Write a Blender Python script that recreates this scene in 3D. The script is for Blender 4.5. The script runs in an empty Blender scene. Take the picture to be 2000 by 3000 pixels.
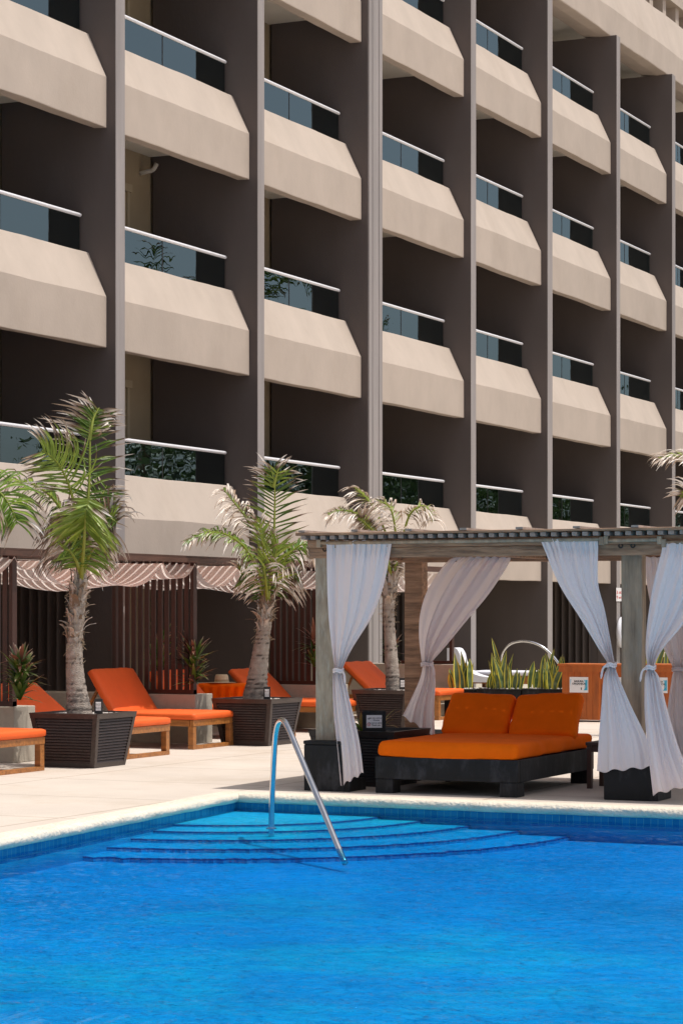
import bpy, bmesh, math, random
from math import sin, cos, pi, sqrt, atan, atan2, radians
from mathutils import Vector, noise, Matrix
R = random.Random(7)
S = bpy.context.scene
COL = S.collection
# ------------------------------------------------------------ camera, world, sun, exposure
FPX = 5450.0; CXP = 784.0; HZ = 1403.0; EYE = 1.65
YAW = atan(2516 / FPX)
cam = bpy.data.objects.new('camera', bpy.data.cameras.new('camera'))
COL.objects.link(cam)
cam.location = (0, 0, EYE); cam.rotation_euler = (pi / 2, 0, YAW)
cam.data.sensor_fit = 'HORIZONTAL'; cam.data.sensor_width = 24
cam.data.lens = FPX / 1568 * 24
cam.data.shift_y = 227 / 1568
cam.data.clip_start = .5; cam.data.clip_end = 2000
S.camera = cam
SUN = Vector((.80, .13, 2.37)).normalized()
w = bpy.data.worlds.new("World"); S.world = w; w.use_nodes = True
nt = w.node_tree; bg = nt.nodes['Background']
sky = nt.nodes.new('ShaderNodeTexSky'); sky.sky_type = 'NISHITA'; sky.sun_disc = False
sky.sun_elevation = math.asin(SUN.z); sky.sun_rotation = atan2(SUN.x, SUN.y)
sky.air_density = .8; sky.dust_density = 3.0; sky.ozone_density = .4
hs = nt.nodes.new('ShaderNodeHueSaturation'); hs.inputs['Saturation'].default_value = .5
nt.links.new(sky.outputs[0], hs.inputs['Color']); nt.links.new(hs.outputs[0], bg.inputs[0]); bg.inputs[1].default_value = .138
sl = bpy.data.lights.new('sun', 'SUN'); sl.energy = 3.75; sl.angle = radians(.55); sl.color = (1, .955, .89)
so = bpy.data.objects.new('sun', sl); COL.objects.link(so)
so.rotation_euler = SUN.to_track_quat('Z', 'Y').to_euler(); so.location = (10, 0, 40)
S.view_settings.view_transform = 'Standard'; S.view_settings.look = 'None'
S.view_settings.exposure = 0.05; S.view_settings.gamma = 1
S.cycles.max_bounces = 10; S.cycles.transparent_max_bounces = 16; S.cycles.sample_clamp_indirect = 6
# ------------------------------------------------------------ helpers
FW = Vector((-sin(YAW), cos(YAW), 0)); RT = Vector((cos(YAW), sin(YAW), 0)); UP = Vector((0, 0, 1))
def at(px, py, d):                     # point seen at pixel (1568 wide photo) at depth d
    return Vector((0, 0, EYE)) + FW * d + RT * ((px - CXP) / FPX * d) + UP * (-(py - HZ) / FPX * d)
def atY(px, py, Y):
    q = (px - CXP) / FPX; b = RT.y * q + FW.y
    return at(px, py, Y / b)
def lerp(a, b, t): return a + (b - a) * t
def lin(c):
    return tuple((x / 12.92 if x <= .04045 else ((x + .055) / 1.055) ** 2.4) for x in [v / 255 for v in c]) + (1,)

class MB:
    def __init__(s): s.v = []; s.f = []; s.c = []
    def vert(s, p, col=None):
        s.v.append(tuple(p)); s.c.append(col or (1, 1, 1, 1)); return len(s.v) - 1
    def quad(s, a, b, c, d): s.f.append((a, b, c, d))
    def box(s, x0, x1, y0, y1, z0, z1, cham=0.0):
        if x0 > x1: x0, x1 = x1, x0
        if y0 > y1: y0, y1 = y1, y0
        if z0 > z1: z0, z1 = z1, z0
        i = [s.vert(p) for p in ((x0, y0, z0), (x1, y0, z0), (x1, y1, z0), (x0, y1, z0), (x0, y0, z1), (x1, y0, z1), (x1, y1, z1), (x0, y1, z1))]
        for q in ((0, 3, 2, 1), (4, 5, 6, 7), (0, 1, 5, 4), (1, 2, 6, 5), (2, 3, 7, 6), (3, 0, 4, 7)):
            s.f.append(tuple(i[k] for k in q))
    def obox(s, c, ax, ay, az, hx, hy, hz):      # oriented box
        c = Vector(c); i = []
        for dz in (-1, 1):
            for dx, dy in ((-1, -1), (1, -1), (1, 1), (-1, 1)):
                i.append(s.vert(c + ax * hx * dx + ay * hy * dy + az * hz * dz))
        for q in ((0, 3, 2, 1), (4, 5, 6, 7), (0, 1, 5, 4), (1, 2, 6, 5), (2, 3, 7, 6), (3, 0, 4, 7)):
            s.f.append(tuple(i[k] for k in q))
    def bar(s, a, b, wx, wz, up=UP):
        a = Vector(a); b = Vector(b); t = (b - a).normalized()
        x = t.cross(up).normalized(); z = x.cross(t)
        s.obox((a + b) / 2, x, t, z, wx / 2, (b - a).length / 2, wz / 2)
    def tube(s, pts, r, n=12, cap=True, col=None):
        pts = [Vector(p) for p in pts]; rs = r if isinstance(r, (list, tuple)) else [r] * len(pts)
        rings = []; ref = None
        for k, p in enumerate(pts):
            t = (pts[min(k + 1, len(pts) - 1)] - pts[max(k - 1, 0)]).normalized()
            if ref is None: ref = t.orthogonal().normalized()
            ref = (ref - t * ref.dot(t)).normalized(); bi = t.cross(ref)
            rings.append([s.vert(p + (ref * cos(2 * pi * j / n) + bi * sin(2 * pi * j / n)) * rs[k], col) for j in range(n)])
        for a, b in zip(rings, rings[1:]):
            for j in range(n): s.f.append((a[j], a[(j + 1) % n], b[(j + 1) % n], b[j]))
        if cap: s.f.append(tuple(reversed(rings[0]))); s.f.append(tuple(rings[-1]))
    def grid(s, P, closed=False):                 # P[i][j] -> points
        ids = [[s.vert(p) if not isinstance(p, tuple) or len(p) != 2 else s.vert(p[0], p[1]) for p in row] for row in P]
        for a, b in zip(ids, ids[1:]):
            m = len(a)
            for j in range(m if closed else m - 1):
                s.f.append((a[j], a[(j + 1) % m], b[(j + 1) % m], b[j]))
        return ids
    def build(s, name, mat, parent=None, smooth=False, bevel=0, col=False, solid=0):
        me = bpy.data.meshes.new(name); me.from_pydata(s.v, [], s.f); me.update()
        if smooth: me.polygons.foreach_set('use_smooth', [True] * len(me.polygons))
        if col:
            at_ = me.color_attributes.new('Col', 'FLOAT_COLOR', 'POINT')
            at_.data.foreach_set('color', [x for c in s.c for x in c])
        me.materials.append(mat)
        o = bpy.data.objects.new(name, me); COL.objects.link(o)
        if parent: o.parent = parent
        if bevel:
            m = o.modifiers.new('bevel', 'BEVEL'); m.width = bevel; m.segments = 2; m.limit_method = 'ANGLE'; m.angle_limit = radians(40)
        if solid:
            m = o.modifiers.new('solid', 'SOLIDIFY'); m.thickness = solid; m.offset = 0
        return o
def tag(o, label=None, cat=None, group=None, kind=None):
    if label: o['label'] = label
    if cat: o['category'] = cat
    if group: o['group'] = group
    if kind: o['kind'] = kind
    return o
def thing(name, label, cat, loc=(0, 0, 0), rz=0, group=None):
    o = bpy.data.objects.new(name, None); COL.objects.link(o); o.empty_display_size = .2
    o.location = loc; o.rotation_euler = (0, 0, rz)
    return tag(o, label, cat, group)
KIDS = {}
def copy_tree(o, parent=None):
    c = o.copy(); COL.objects.link(c)
    if parent: c.parent = parent
    for ch in [x for x in bpy.data.objects if x.parent == o]: copy_tree(ch, c)
    return c
def rbox(cx, cy, cz, sx, sy, sz, r, nx=18, ny=12, nz=5, puff=.0, wr=.004, seed=0, wf=5.0):
    """rounded, slightly wrinkled cushion as a closed mesh"""
    mb = MB(); idx = {}
    def key(i, j, k): return (i, j, k)
    def pt(i, j, k):
        if (i, j, k) in idx: return idx[(i, j, k)]
        u = -1 + 2 * i / nx; v = -1 + 2 * j / ny; q = -1 + 2 * k / nz
        def wp(t, h): # concentrate samples near the edges
            return (abs(t) ** .8) * (1 if t >= 0 else -1) * h
        p = Vector((wp(u, sx / 2), wp(v, sy / 2), wp(q, sz / 2)))
        c = Vector((max(-sx / 2 + r, min(sx / 2 - r, p.x)), max(-sy / 2 + r, min(sy / 2 - r, p.y)), max(-sz / 2 + r, min(sz / 2 - r, p.z))))
        d = p - c
        if d.length > r: p = c + d.normalized() * r
        e = (1 - u * u) * (1 - v * v)
        p.z += puff * e * (1 if q > 0 else .15)
        nn = noise.noise(Vector((p.x * wf + seed, p.y * wf * 1.7, p.z * 9)))
        n2 = noise.noise(Vector((p.x * wf * 3 + seed, p.y * wf * 4, p.z * 14 + 5)))
        p += p.normalized() * (nn * wr + n2 * wr * .45)
        idx[(i, j, k)] = mb.vert((p.x + cx, p.y + cy, p.z + cz)); return idx[(i, j, k)]
    for i in range(nx):
        for j in range(ny):
            mb.quad(pt(i, j, 0), pt(i, j + 1, 0), pt(i + 1, j + 1, 0), pt(i + 1, j, 0))
            mb.quad(pt(i, j, nz), pt(i + 1, j, nz), pt(i + 1, j + 1, nz), pt(i, j + 1, nz))
    for i in range(nx):
        for k in range(nz):
            mb.quad(pt(i, 0, k), pt(i + 1, 0, k), pt(i + 1, 0, k + 1), pt(i, 0, k + 1))
            mb.quad(pt(i, ny, k), pt(i, ny, k + 1), pt(i + 1, ny, k + 1), pt(i + 1, ny, k))
    for j in range(ny):
        for k in range(nz):
            mb.quad(pt(0, j, k), pt(0, j, k + 1), pt(0, j + 1, k + 1), pt(0, j + 1, k))
            mb.quad(pt(nx, j, k), pt(nx, j + 1, k), pt(nx, j + 1, k + 1), pt(nx, j, k + 1))
    return mb
def spline(pts, n):
    P = [Vector(p) for p in pts]; P = [P[0] * 2 - P[1]] + P + [P[-1] * 2 - P[-2]]
    m = len(P) - 3; out = []
    for i in range(n):
        t = i / (n - 1) * m; k = min(int(t), m - 1); t -= k
        a, b, c, d = P[k:k + 4]
        out.append(.5 * ((2 * b) + (c - a) * t + (2 * a - 5 * b + 4 * c - d) * t * t + (3 * b - a - 3 * c + d) * t ** 3))
    return out
def interp(tab, x):
    for (a, *va), (b, *vb) in zip(tab, tab[1:]):
        if x <= b or (b, *vb) == tuple(tab[-1]):
            t = 0 if b == a else (x - a) / (b - a); t = max(0, min(1, t))
            return [lerp(p, q, t) for p, q in zip(va, vb)]
def text_mesh(txt, size, thick=.0006, bold=0.0):
    cu = bpy.data.curves.new('lettering', 'FONT'); cu.body = txt; cu.size = size; cu.align_x = 'CENTER'; cu.align_y = 'CENTER'
    cu.extrude = thick; cu.offset = bold; cu.resolution_u = 2
    o = bpy.data.objects.new('tmp', cu); COL.objects.link(o)
    dg = bpy.context.evaluated_depsgraph_get()
    me = bpy.data.meshes.new_from_object(o.evaluated_get(dg))
    bpy.data.objects.remove(o); bpy.data.curves.remove(cu)
    return me
# ------------------------------------------------------------ materials
def mat(name, col, rough=.7, var=.0, scale=3.0, bump=.0, bscale=40., metal=0., spec=.5, dark=None, dscale=2., damt=.0,
        stretch=(1, 1, 1), sheen=0., detail=6, bdist=.01, two=None):
    m = bpy.data.materials.new(name); m.use_nodes = True
    n = m.node_tree.nodes; l = m.node_tree.links; b = n['Principled BSDF']
    b.inputs['Roughness'].default_value = rough; b.inputs['Metallic'].default_value = metal
    b.inputs['Specular IOR Level'].default_value = spec
    if sheen: b.inputs['Sheen Weight'].default_value = sheen
    c = tuple(col) + (1,) if len(col) == 3 else col
    tc = n.new('ShaderNodeTexCoord'); mp = n.new('ShaderNodeMapping'); mp.inputs['Scale'].default_value = stretch
    l.new(tc.outputs['Object'], mp.inputs[0])
    last = None
    if var or two:
        t = n.new('ShaderNodeTexNoise'); t.inputs['Scale'].default_value = scale; t.inputs['Detail'].default_value = detail
        t.inputs['Roughness'].default_value = .62
        l.new(mp.outputs[0], t.inputs[0])
        r = n.new('ShaderNodeValToRGB'); r.color_ramp.elements[0].position = .3; r.color_ramp.elements[1].position = .7
        if two:
            r.color_ramp.elements[0].color = c; r.color_ramp.elements[1].color = tuple(two) + (1,)
        else:
            r.color_ramp.elements[0].color = tuple(x * (1 - var) for x in c[:3]) + (1,)
            r.color_ramp.elements[1].color = tuple(min(1, x * (1 + var)) for x in c[:3]) + (1,)
        l.new(t.outputs[0], r.inputs[0]); last = r.outputs[0]
    if dark:
        t = n.new('ShaderNodeTexNoise'); t.inputs['Scale'].default_value = dscale; t.inputs['Detail'].default_value = 8; t.inputs['Roughness'].default_value = .7
        l.new(mp.outputs[0], t.inputs[0])
        r = n.new('ShaderNodeValToRGB'); r.color_ramp.elements[0].position = .5; r.color_ramp.elements[1].position = .72
        r.color_ramp.elements[0].color = (0, 0, 0, 1); r.color_ramp.elements[1].color = (damt,) * 3 + (1,)
        l.new(t.outputs[0], r.inputs[0])
        mx = n.new('ShaderNodeMix'); mx.data_type = 'RGBA'
        l.new(r.outputs[0], mx.inputs[0])
        if last: l.new(last, mx.inputs[6])
        else: mx.inputs[6].default_value = c
        mx.inputs[7].default_value = tuple(dark) + (1,); last = mx.outputs[2]
    if last: l.new(last, b.inputs['Base Color'])
    else: b.inputs['Base Color'].default_value = c
    if bump:
        t = n.new('ShaderNodeTexNoise'); t.inputs['Scale'].default_value = bscale; t.inputs['Detail'].default_value = 5
        l.new(mp.outputs[0], t.inputs[0]); bp = n.new('ShaderNodeBump'); bp.inputs['Strength'].default_value = bump; bp.inputs['Distance'].default_value = bdist
        l.new(t.outputs[0], bp.inputs['Height']); l.new(bp.outputs[0], b.inputs['Normal'])
    m['b'] = 1
    return m
def bs(m): return m.node_tree.nodes['Principled BSDF']
M = {}
M['stucco'] = mat('cream_stucco', (.45, .375, .315), .85, .07, 1.3, .2, 30, dark=(.36, .29, .23), dscale=.9, damt=.34, stretch=(1, 1.1, .75), bdist=.012)
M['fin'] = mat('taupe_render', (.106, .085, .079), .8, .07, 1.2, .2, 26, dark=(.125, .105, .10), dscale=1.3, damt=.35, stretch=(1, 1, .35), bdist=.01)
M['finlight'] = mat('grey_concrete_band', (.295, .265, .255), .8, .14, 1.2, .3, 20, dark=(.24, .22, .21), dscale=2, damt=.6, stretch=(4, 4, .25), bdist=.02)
M['ceil'] = mat('ceiling_paint', (.74, .70, .63), .8, .05, 2, .1, 20)
M['back'] = mat('beige_back_wall', (.34, .27, .18), .8, .05, 2, .1, 20)
M['doorframe'] = mat('beige_door_frame', (.40, .33, .23), .5, .04, 2)
M['doorglass'] = mat('dark_door_glass', (.02, .022, .022), .08, spec=.6)
M['alu'] = mat('white_aluminium', (.80, .79, .82), .32, spec=.5)
M['black'] = mat('black_gasket', (.01, .01, .01), .5)
M['pipe'] = mat('white_pipe', (.55, .52, .47), .5)
def glassmat():
    m = bpy.data.materials.new('green_balcony_glass'); m.use_nodes = True; n = m.node_tree.nodes; l = m.node_tree.links; n.clear()
    o = n.new('ShaderNodeOutputMaterial'); mx = n.new('ShaderNodeMixShader'); g = n.new('ShaderNodeBsdfGlossy'); t = n.new('ShaderNodeBsdfTransparent')
    f = n.new('ShaderNodeFresnel'); f.inputs[0].default_value = 2.7
    t.inputs[0].default_value = (.40, .52, .50, 1); g.inputs[0].default_value = (.66, .84, .88, 1); g.inputs['Roughness'].default_value = .0
    tn = n.new('ShaderNodeTexNoise'); tn.inputs['Scale'].default_value = 1.3; bp = n.new('ShaderNodeBump'); bp.inputs['Strength'].default_value = .12; bp.inputs['Distance'].default_value = .02
    tc = n.new('ShaderNodeTexCoord'); l.new(tc.outputs['Object'], tn.inputs[0]); l.new(tn.outputs[0], bp.inputs['Height']); l.new(bp.outputs[0], g.inputs['Normal'])
    l.new(f.outputs[0], mx.inputs[0]); l.new(t.outputs[0], mx.inputs[1]); l.new(g.outputs[0], mx.inputs[2]); l.new(mx.outputs[0], o.inputs[0])
    return m
M['glass'] = glassmat()
M['brown'] = mat('dark_brown_slat', (.050, .015, .009), .5, .25, 6, .1, 60, stretch=(1, 1, .2))
M['brownbeam'] = mat('brown_beam', (.085, .038, .025), .55, .3, 5, stretch=(4, .4, 4))
M['concrete'] = mat('raw_concrete', (.46, .41, .335), .85, .16, 5, .35, 60, dark=(.18, .16, .13), dscale=5, damt=.5)
def cloth(name, c, tr=.35, wr=.25, sc=10):
    m = bpy.data.materials.new(name); m.use_nodes = True; n = m.node_tree.nodes; l = m.node_tree.links; n.clear()
    o = n.new('ShaderNodeOutputMaterial'); mx = n.new('ShaderNodeMixShader'); d = n.new('ShaderNodeBsdfDiffuse'); t = n.new('ShaderNodeBsdfTranslucent')
    d.inputs[0].default_value = c + (1,); t.inputs[0].default_value = c + (1,); mx.inputs[0].default_value = tr
    tc = n.new('ShaderNodeTexCoord'); tn = n.new('ShaderNodeTexNoise'); tn.inputs['Scale'].default_value = sc; tn.inputs['Detail'].default_value = 5
    bp = n.new('ShaderNodeBump'); bp.inputs['Strength'].default_value = wr; bp.inputs['Distance'].default_value = .02
    l.new(tc.outputs['Object'], tn.inputs[0]); l.new(tn.outputs[0], bp.inputs['Height']); l.new(bp.outputs[0], d.inputs['Normal'])
    l.new(d.outputs[0], mx.inputs[1]); l.new(t.outputs[0], mx.inputs[2]); l.new(mx.outputs[0], o.inputs[0]); return m
M['curtain'] = cloth('white_curtain_cloth', (.98, .90, .885), .36, .12)
M['curtainb'] = cloth('white_curtain_cloth_back', (.95, .89, .88), .45, .12)
M['swag'] = cloth('taupe_canopy_cloth', (.95, .89, .84), .58, .2, 6)
M['orange'] = mat('orange_canvas', (.80, .125, .022), .6, .06, 4, .25, 30, spec=.3, bdist=.006)
M['orangedk'] = mat('burnt_orange_canvas', (.92, .145, .002), .85, .06, 5, .35, 14, spec=.12, bdist=.01)
M['teak'] = mat('oiled_teak', (.36, .14, .035), .38, .35, 9, .12, 40, dark=(.12, .04, .012), dscale=6, damt=.6, stretch=(.6, 3, 3))
M['oldwood'] = mat('weathered_timber', (.38, .28, .19), .85, .4, 7, .5, 30, dark=(.36, .31, .25), dscale=9, damt=.8, stretch=(2.5, 2.5, .3), bdist=.01)
M['beamwood'] = mat('weathered_beam', (.36, .21, .125), .85, .45, 7, .5, 30, dark=(.05, .03, .02), dscale=6, damt=.8, stretch=(.35, 2.5, 3), bdist=.01)
M['paintwood'] = mat('peeling_painted_timber', (.36, .29, .21), .85, .3, 8, .5, 40, dark=(.47, .43, .35), dscale=14, damt=.95, stretch=(2, 2, .45), bdist=.01)
M['slatwood'] = mat('grey_slat_ends', (.34, .27, .23), .85, .35, 12, .3, 30, dark=(.14, .09, .06), dscale=9, damt=.7)
M['blackpaint'] = mat('scuffed_black_paint', (.009, .009, .010), .6, .3, 6, .2, 30, spec=.3, dark=(.10, .10, .115), dscale=4.5, damt=.4, stretch=(1.6, 1.6, .7))
M['wicker'] = mat('dark_brown_louvre', (.045, .030, .026), .42, .2, 8, .1, 50, dark=(.12, .09, .08), dscale=30, damt=.35)
M['wickdark'] = mat('black_louvre', (.012, .009, .010), .45, .2, 8, .1, 50)
M['pebble'] = mat('pale_pebbles', (.55, .50, .46), .7, .3, 30)
M['pebbled'] = mat('dark_gravel', (.05, .045, .045), .9, .5, 60, .8, 80)
M['chrome'] = mat('brushed_steel', (.62, .62, .64), .17, metal=1., var=.1, scale=8)
M['tie'] = M['curtain']
M['darkteak'] = mat('dark_teak', (.05, .018, .010), .5, .3, 9, stretch=(1, 1, .4))
M['cabinet'] = mat('orange_stained_timber', (.42, .10, .012), .5, .15, 5, .1, 30, dark=(.16, .035, .006), dscale=3, damt=.6, stretch=(2, 2, .4))
M['card'] = mat('white_card', (.78, .76, .76), .6)
M['ink'] = mat('black_ink', (.02, .02, .025), .7)
M['cyan'] = mat('blue_print', (.03, .36, .55), .6)
M['cyanl'] = mat('pale_blue_print', (.25, .52, .66), .6)
M['red'] = mat('red_print', (.62, .05, .05), .6)
M['straw'] = mat('woven_straw', (.62, .50, .33), .8, .12, 40, .4, 120)
M['whiteplastic'] = mat('white_cushion', (.72, .72, .78), .6, .03, 3)
M['shutter'] = mat('brown_grey_shutter', (.11, .088, .08), .6, .08, 3, stretch=(1, 1, .3))
M['clay'] = mat('brown_clay', (.22, .07, .035), .5, .2, 6)
M['bark'] = None
def vcol(name, rough=.55, spec=.3, trans=.0, bump=0., bscale=30):
    m = bpy.data.materials.new(name); m.use_nodes = True; n = m.node_tree.nodes; l = m.node_tree.links; b = n['Principled BSDF']
    a = n.new('ShaderNodeVertexColor'); a.layer_name = 'Col'
    l.new(a.outputs[0], b.inputs['Base Color']); b.inputs['Roughness'].default_value = rough; b.inputs['Specular IOR Level'].default_value = spec
    if trans:
        o = n['Material Output']; mx = n.new('ShaderNodeMixShader'); t = n.new('ShaderNodeBsdfTranslucent'); l.new(a.outputs[0], t.inputs[0])
        mx.inputs[0].default_value = trans; l.new(b.outputs[0], mx.inputs[1]); l.new(t.outputs[0], mx.inputs[2]); l.new(mx.outputs[0], o.inputs[0])
    if bump:
        t = n.new('ShaderNodeTexNoise'); t.inputs['Scale'].default_value = bscale; t.inputs['Detail'].default_value = 5
        tc = n.new('ShaderNodeTexCoord'); mp = n.new('ShaderNodeMapping'); mp.inputs['Scale'].default_value = (1, 1, 2.5)
        l.new(tc.outputs['Object'], mp.inputs[0]); l.new(mp.outputs[0], t.inputs[0])
        bp = n.new('ShaderNodeBump'); bp.inputs['Strength'].default_value = bump; bp.inputs['Distance'].default_value = .02
        l.new(t.outputs[0], bp.inputs['Height']); l.new(bp.outputs[0], b.inputs['Normal'])
    return m
M['leaf'] = vcol('palm_leaflet', .38, .5, .28)
M['blade'] = vcol('variegated_blade', .4, .5, .1)
M['bark'] = vcol('palm_bark', .9, .2, 0, .9, 45)
# ------------------------------------------------------------ ground / deck with the pool cut out
ZW = -.13
PL = [(-9.83, 19.03), (9.0, 19.03), (9.0, 2.6), (-8.35, 2.6)]       # pool outline, skewed left side
def left_x(y): return lerp(-9.83, -8.35, (19.03 - y) / (19.03 - 2.6))
def deckmat():
    m = mat('cream_concrete_deck', (.60, .525, .455), .85, .07, .9, .35, 45, dark=(.46, .36, .26), dscale=.7, damt=.55, bdist=.006)
    n = m.node_tree.nodes; l = m.node_tree.links; b = bs(m)
    # scored joints as thin dark lines, a real groove colour
    src = b.inputs['Base Color'].links[0].from_socket
    tc = n.new('ShaderNodeTexCoord'); br = n.new('ShaderNodeTexBrick'); br.offset = .0
    mp = n.new('ShaderNodeMapping'); mp.inputs['Location'].default_value = (.35, .9, 0)
    l.new(tc.outputs['Object'], mp.inputs[0]); l.new(mp.outputs[0], br.inputs[0])
    br.inputs['Scale'].default_value = 1; br.inputs['Brick Width'].default_value = 2.4; br.inputs['Row Height'].default_value = 1.9; br.inputs['Mortar Size'].default_value = .012
    br.inputs['Color1'].default_value = (1, 1, 1, 1); br.inputs['Color2'].default_value = (.96, .95, .94, 1); br.inputs['Mortar'].default_value = (.62, .55, .48, 1)
    mx = n.new('ShaderNodeMix'); mx.data_type = 'RGBA'; mx.blend_type = 'MULTIPLY'; mx.inputs[0].default_value = 1
    l.new(src, mx.inputs[6]); l.new(br.outputs[0], mx.inputs[7])
    # fine speckle
    t = n.new('ShaderNodeTexNoise'); t.inputs['Scale'].default_value = 120; t.inputs['Detail'].default_value = 2; l.new(tc.outputs['Object'], t.inputs[0])
    r = n.new('ShaderNodeValToRGB'); r.color_ramp.elements[0].position = .3; r.color_ramp.elements[0].color = (.8, .78, .75, 1); r.color_ramp.elements[1].position = .5; r.color_ramp.elements[1].color = (1, 1, 1, 1)
    l.new(t.outputs[0], r.inputs[0]); m2 = n.new('ShaderNodeMix'); m2.data_type = 'RGBA'; m2.blend_type = 'MULTIPLY'; m2.inputs[0].default_value = 1
    l.new(mx.outputs[2], m2.inputs[6]); l.new(r.outputs[0], m2.inputs[7]); l.new(m2.outputs[2], b.inputs['Base Color'])
    return m
M['deck'] = deckmat()
b = MB(); C = .22   # coping width
inn = [(-9.83 - C, 19.03 + C), (9 + C, 19.03 + C), (9 + C, 2.6 - C), (-8.35 - C, 2.6 - C)]
out = [(-400, 900), (400, 900), (400, -200), (-400, -200)]
i = [b.vert((x, y, 0)) for x, y in inn]; o_ = [b.vert((x, y, 0)) for x, y in out]
for k in range(4): b.f.append((o_[k], i[k], i[(k + 1) % 4], o_[(k + 1) % 4]))
tag(b.build('pool_deck', M['deck']), kind='structure')
# coping: rough rounded nose swept round the pool
M['coping'] = mat('rough_cream_coping', (.72, .63, .51), .9, .12, 5, .9, 30, dark=(.36, .40, .38), dscale=2.5, damt=.5, bdist=.02)
def coping():
    mb = MB(); prof = []
    for a in range(9):
        t = a / 8 * pi * .95
        prof.append((.035 * (1 - cos(0)) - .045 * sin(t) if False else -.05 * sin(t), -.04 + .045 * cos(t)))
    prof = [(C, .0005), (C - .05, .008), (.04, .008)] + [(-.045 * sin(a / 8 * pi), -.036 + .044 * cos(a / 8 * pi)) for a in range(9)] + [(.05, -.082)]
    nrm = [(0, 1), (1, 0), (0, -1), (-1, 0)]
    path = []
    pts = [Vector((x, y, 0)) for x, y in PL]
    for k in range(4):
        a, c = pts[k], pts[(k + 1) % 4]; n = int((c - a).length / .07)
        for j in range(n): path.append((a.lerp(c, j / n), k, j / n, n, j))
    ring = []
    for p, k, t, n, j in path:
        a, c = pts[k], pts[(k + 1) % 4]; d = (c - a).normalized(); o1 = Vector((-d.y, d.x, 0))
        if j == 0:
            a0 = pts[k - 1]; d0 = (a - a0).normalized(); o0 = Vector((-d0.y, d0.x, 0)); o1 = (o0 + o1); o1 = o1 / (o1.length ** 2 / 2)
        row = []
        for q, (u, z) in enumerate(prof):
            nn = noise.noise(Vector((p.x * 3.1, p.y * 3.1, q * .35))) * .007 + noise.noise(Vector((p.x * 11, p.y * 11, q * .8))) * .005
            if q < 2: nn *= .1
            row.append(p + o1 * (u + nn) + UP * (z + nn * .4))
        ring.append(row)
    ring.append(ring[0]); mb.grid(ring)
    o = mb.build('coping', M['coping'], smooth=True); return tag(o, kind='structure')
coping()
# basin
def tilemat(name, c1, c2, w, mort):
    m = bpy.data.materials.new(name); m.use_nodes = True; n = m.node_tree.nodes; l = m.node_tree.links; b = n['Principled BSDF']
    tc = n.new('ShaderNodeTexCoord'); s = n.new('ShaderNodeSeparateXYZ'); a = n.new('ShaderNodeMath'); a.operation = 'ADD'; cb = n.new('ShaderNodeCombineXYZ')
    l.new(tc.outputs['Object'], s.inputs[0]); l.new(s.outputs[0], a.inputs[0]); l.new(s.outputs[1], a.inputs[1]); l.new(a.outputs[0], cb.inputs[0]); l.new(s.outputs[2], cb.inputs[1])
    br = n.new('ShaderNodeTexBrick'); br.offset = 0; l.new(cb.outputs[0], br.inputs[0]); br.inputs['Scale'].default_value = 1
    br.inputs['Brick Width'].default_value = w; br.inputs['Row Height'].default_value = w * 1.25; br.inputs['Mortar Size'].default_value = .0025
    br.inputs['Color1'].default_value = c1 + (1,); br.inputs['Color2'].default_value = c2 + (1,); br.inputs['Mortar'].default_value = mort + (1,)
    l.new(br.outputs[0], b.inputs['Base Color']); b.inputs['Roughness'].default_value = .15
    return m
M['tile'] = tilemat('blue_waterline_tile', (.006, .15, .34), (.015, .21, .42), .062, (.07, .30, .38))
M['poolfloor'] = mat('blue_pool_mosaic', (.004, .37, .57), .6, .18, .55, two=None, dark=(.05, .66, .62), dscale=.30, damt=.85)  # turquoise noise patches paint light in the water into the mosaic colour
M['steptrim'] = mat('dark_step_trim_tile', (.02, .09, .27), .4, .3, 20)
b = MB(); ring = []
for (x, y) in PL: ring.append((b.vert((x, y, -.075)), b.vert((x, y, -.185))))
for k in range(4): b.f.append((ring[k][0], ring[(k + 1) % 4][0], ring[(k + 1) % 4][1], ring[k][1]))
tag(b.build('pool_wall', M['tile']), kind='structure')
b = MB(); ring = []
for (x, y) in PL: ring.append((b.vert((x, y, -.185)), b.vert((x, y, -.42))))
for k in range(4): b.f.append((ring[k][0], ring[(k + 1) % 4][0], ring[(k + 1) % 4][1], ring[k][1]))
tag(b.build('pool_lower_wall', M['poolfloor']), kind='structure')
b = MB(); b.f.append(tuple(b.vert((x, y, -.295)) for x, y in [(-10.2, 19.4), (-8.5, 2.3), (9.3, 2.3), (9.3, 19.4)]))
tag(b.build('pool_floor', M['poolfloor']), kind='structure')
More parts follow.
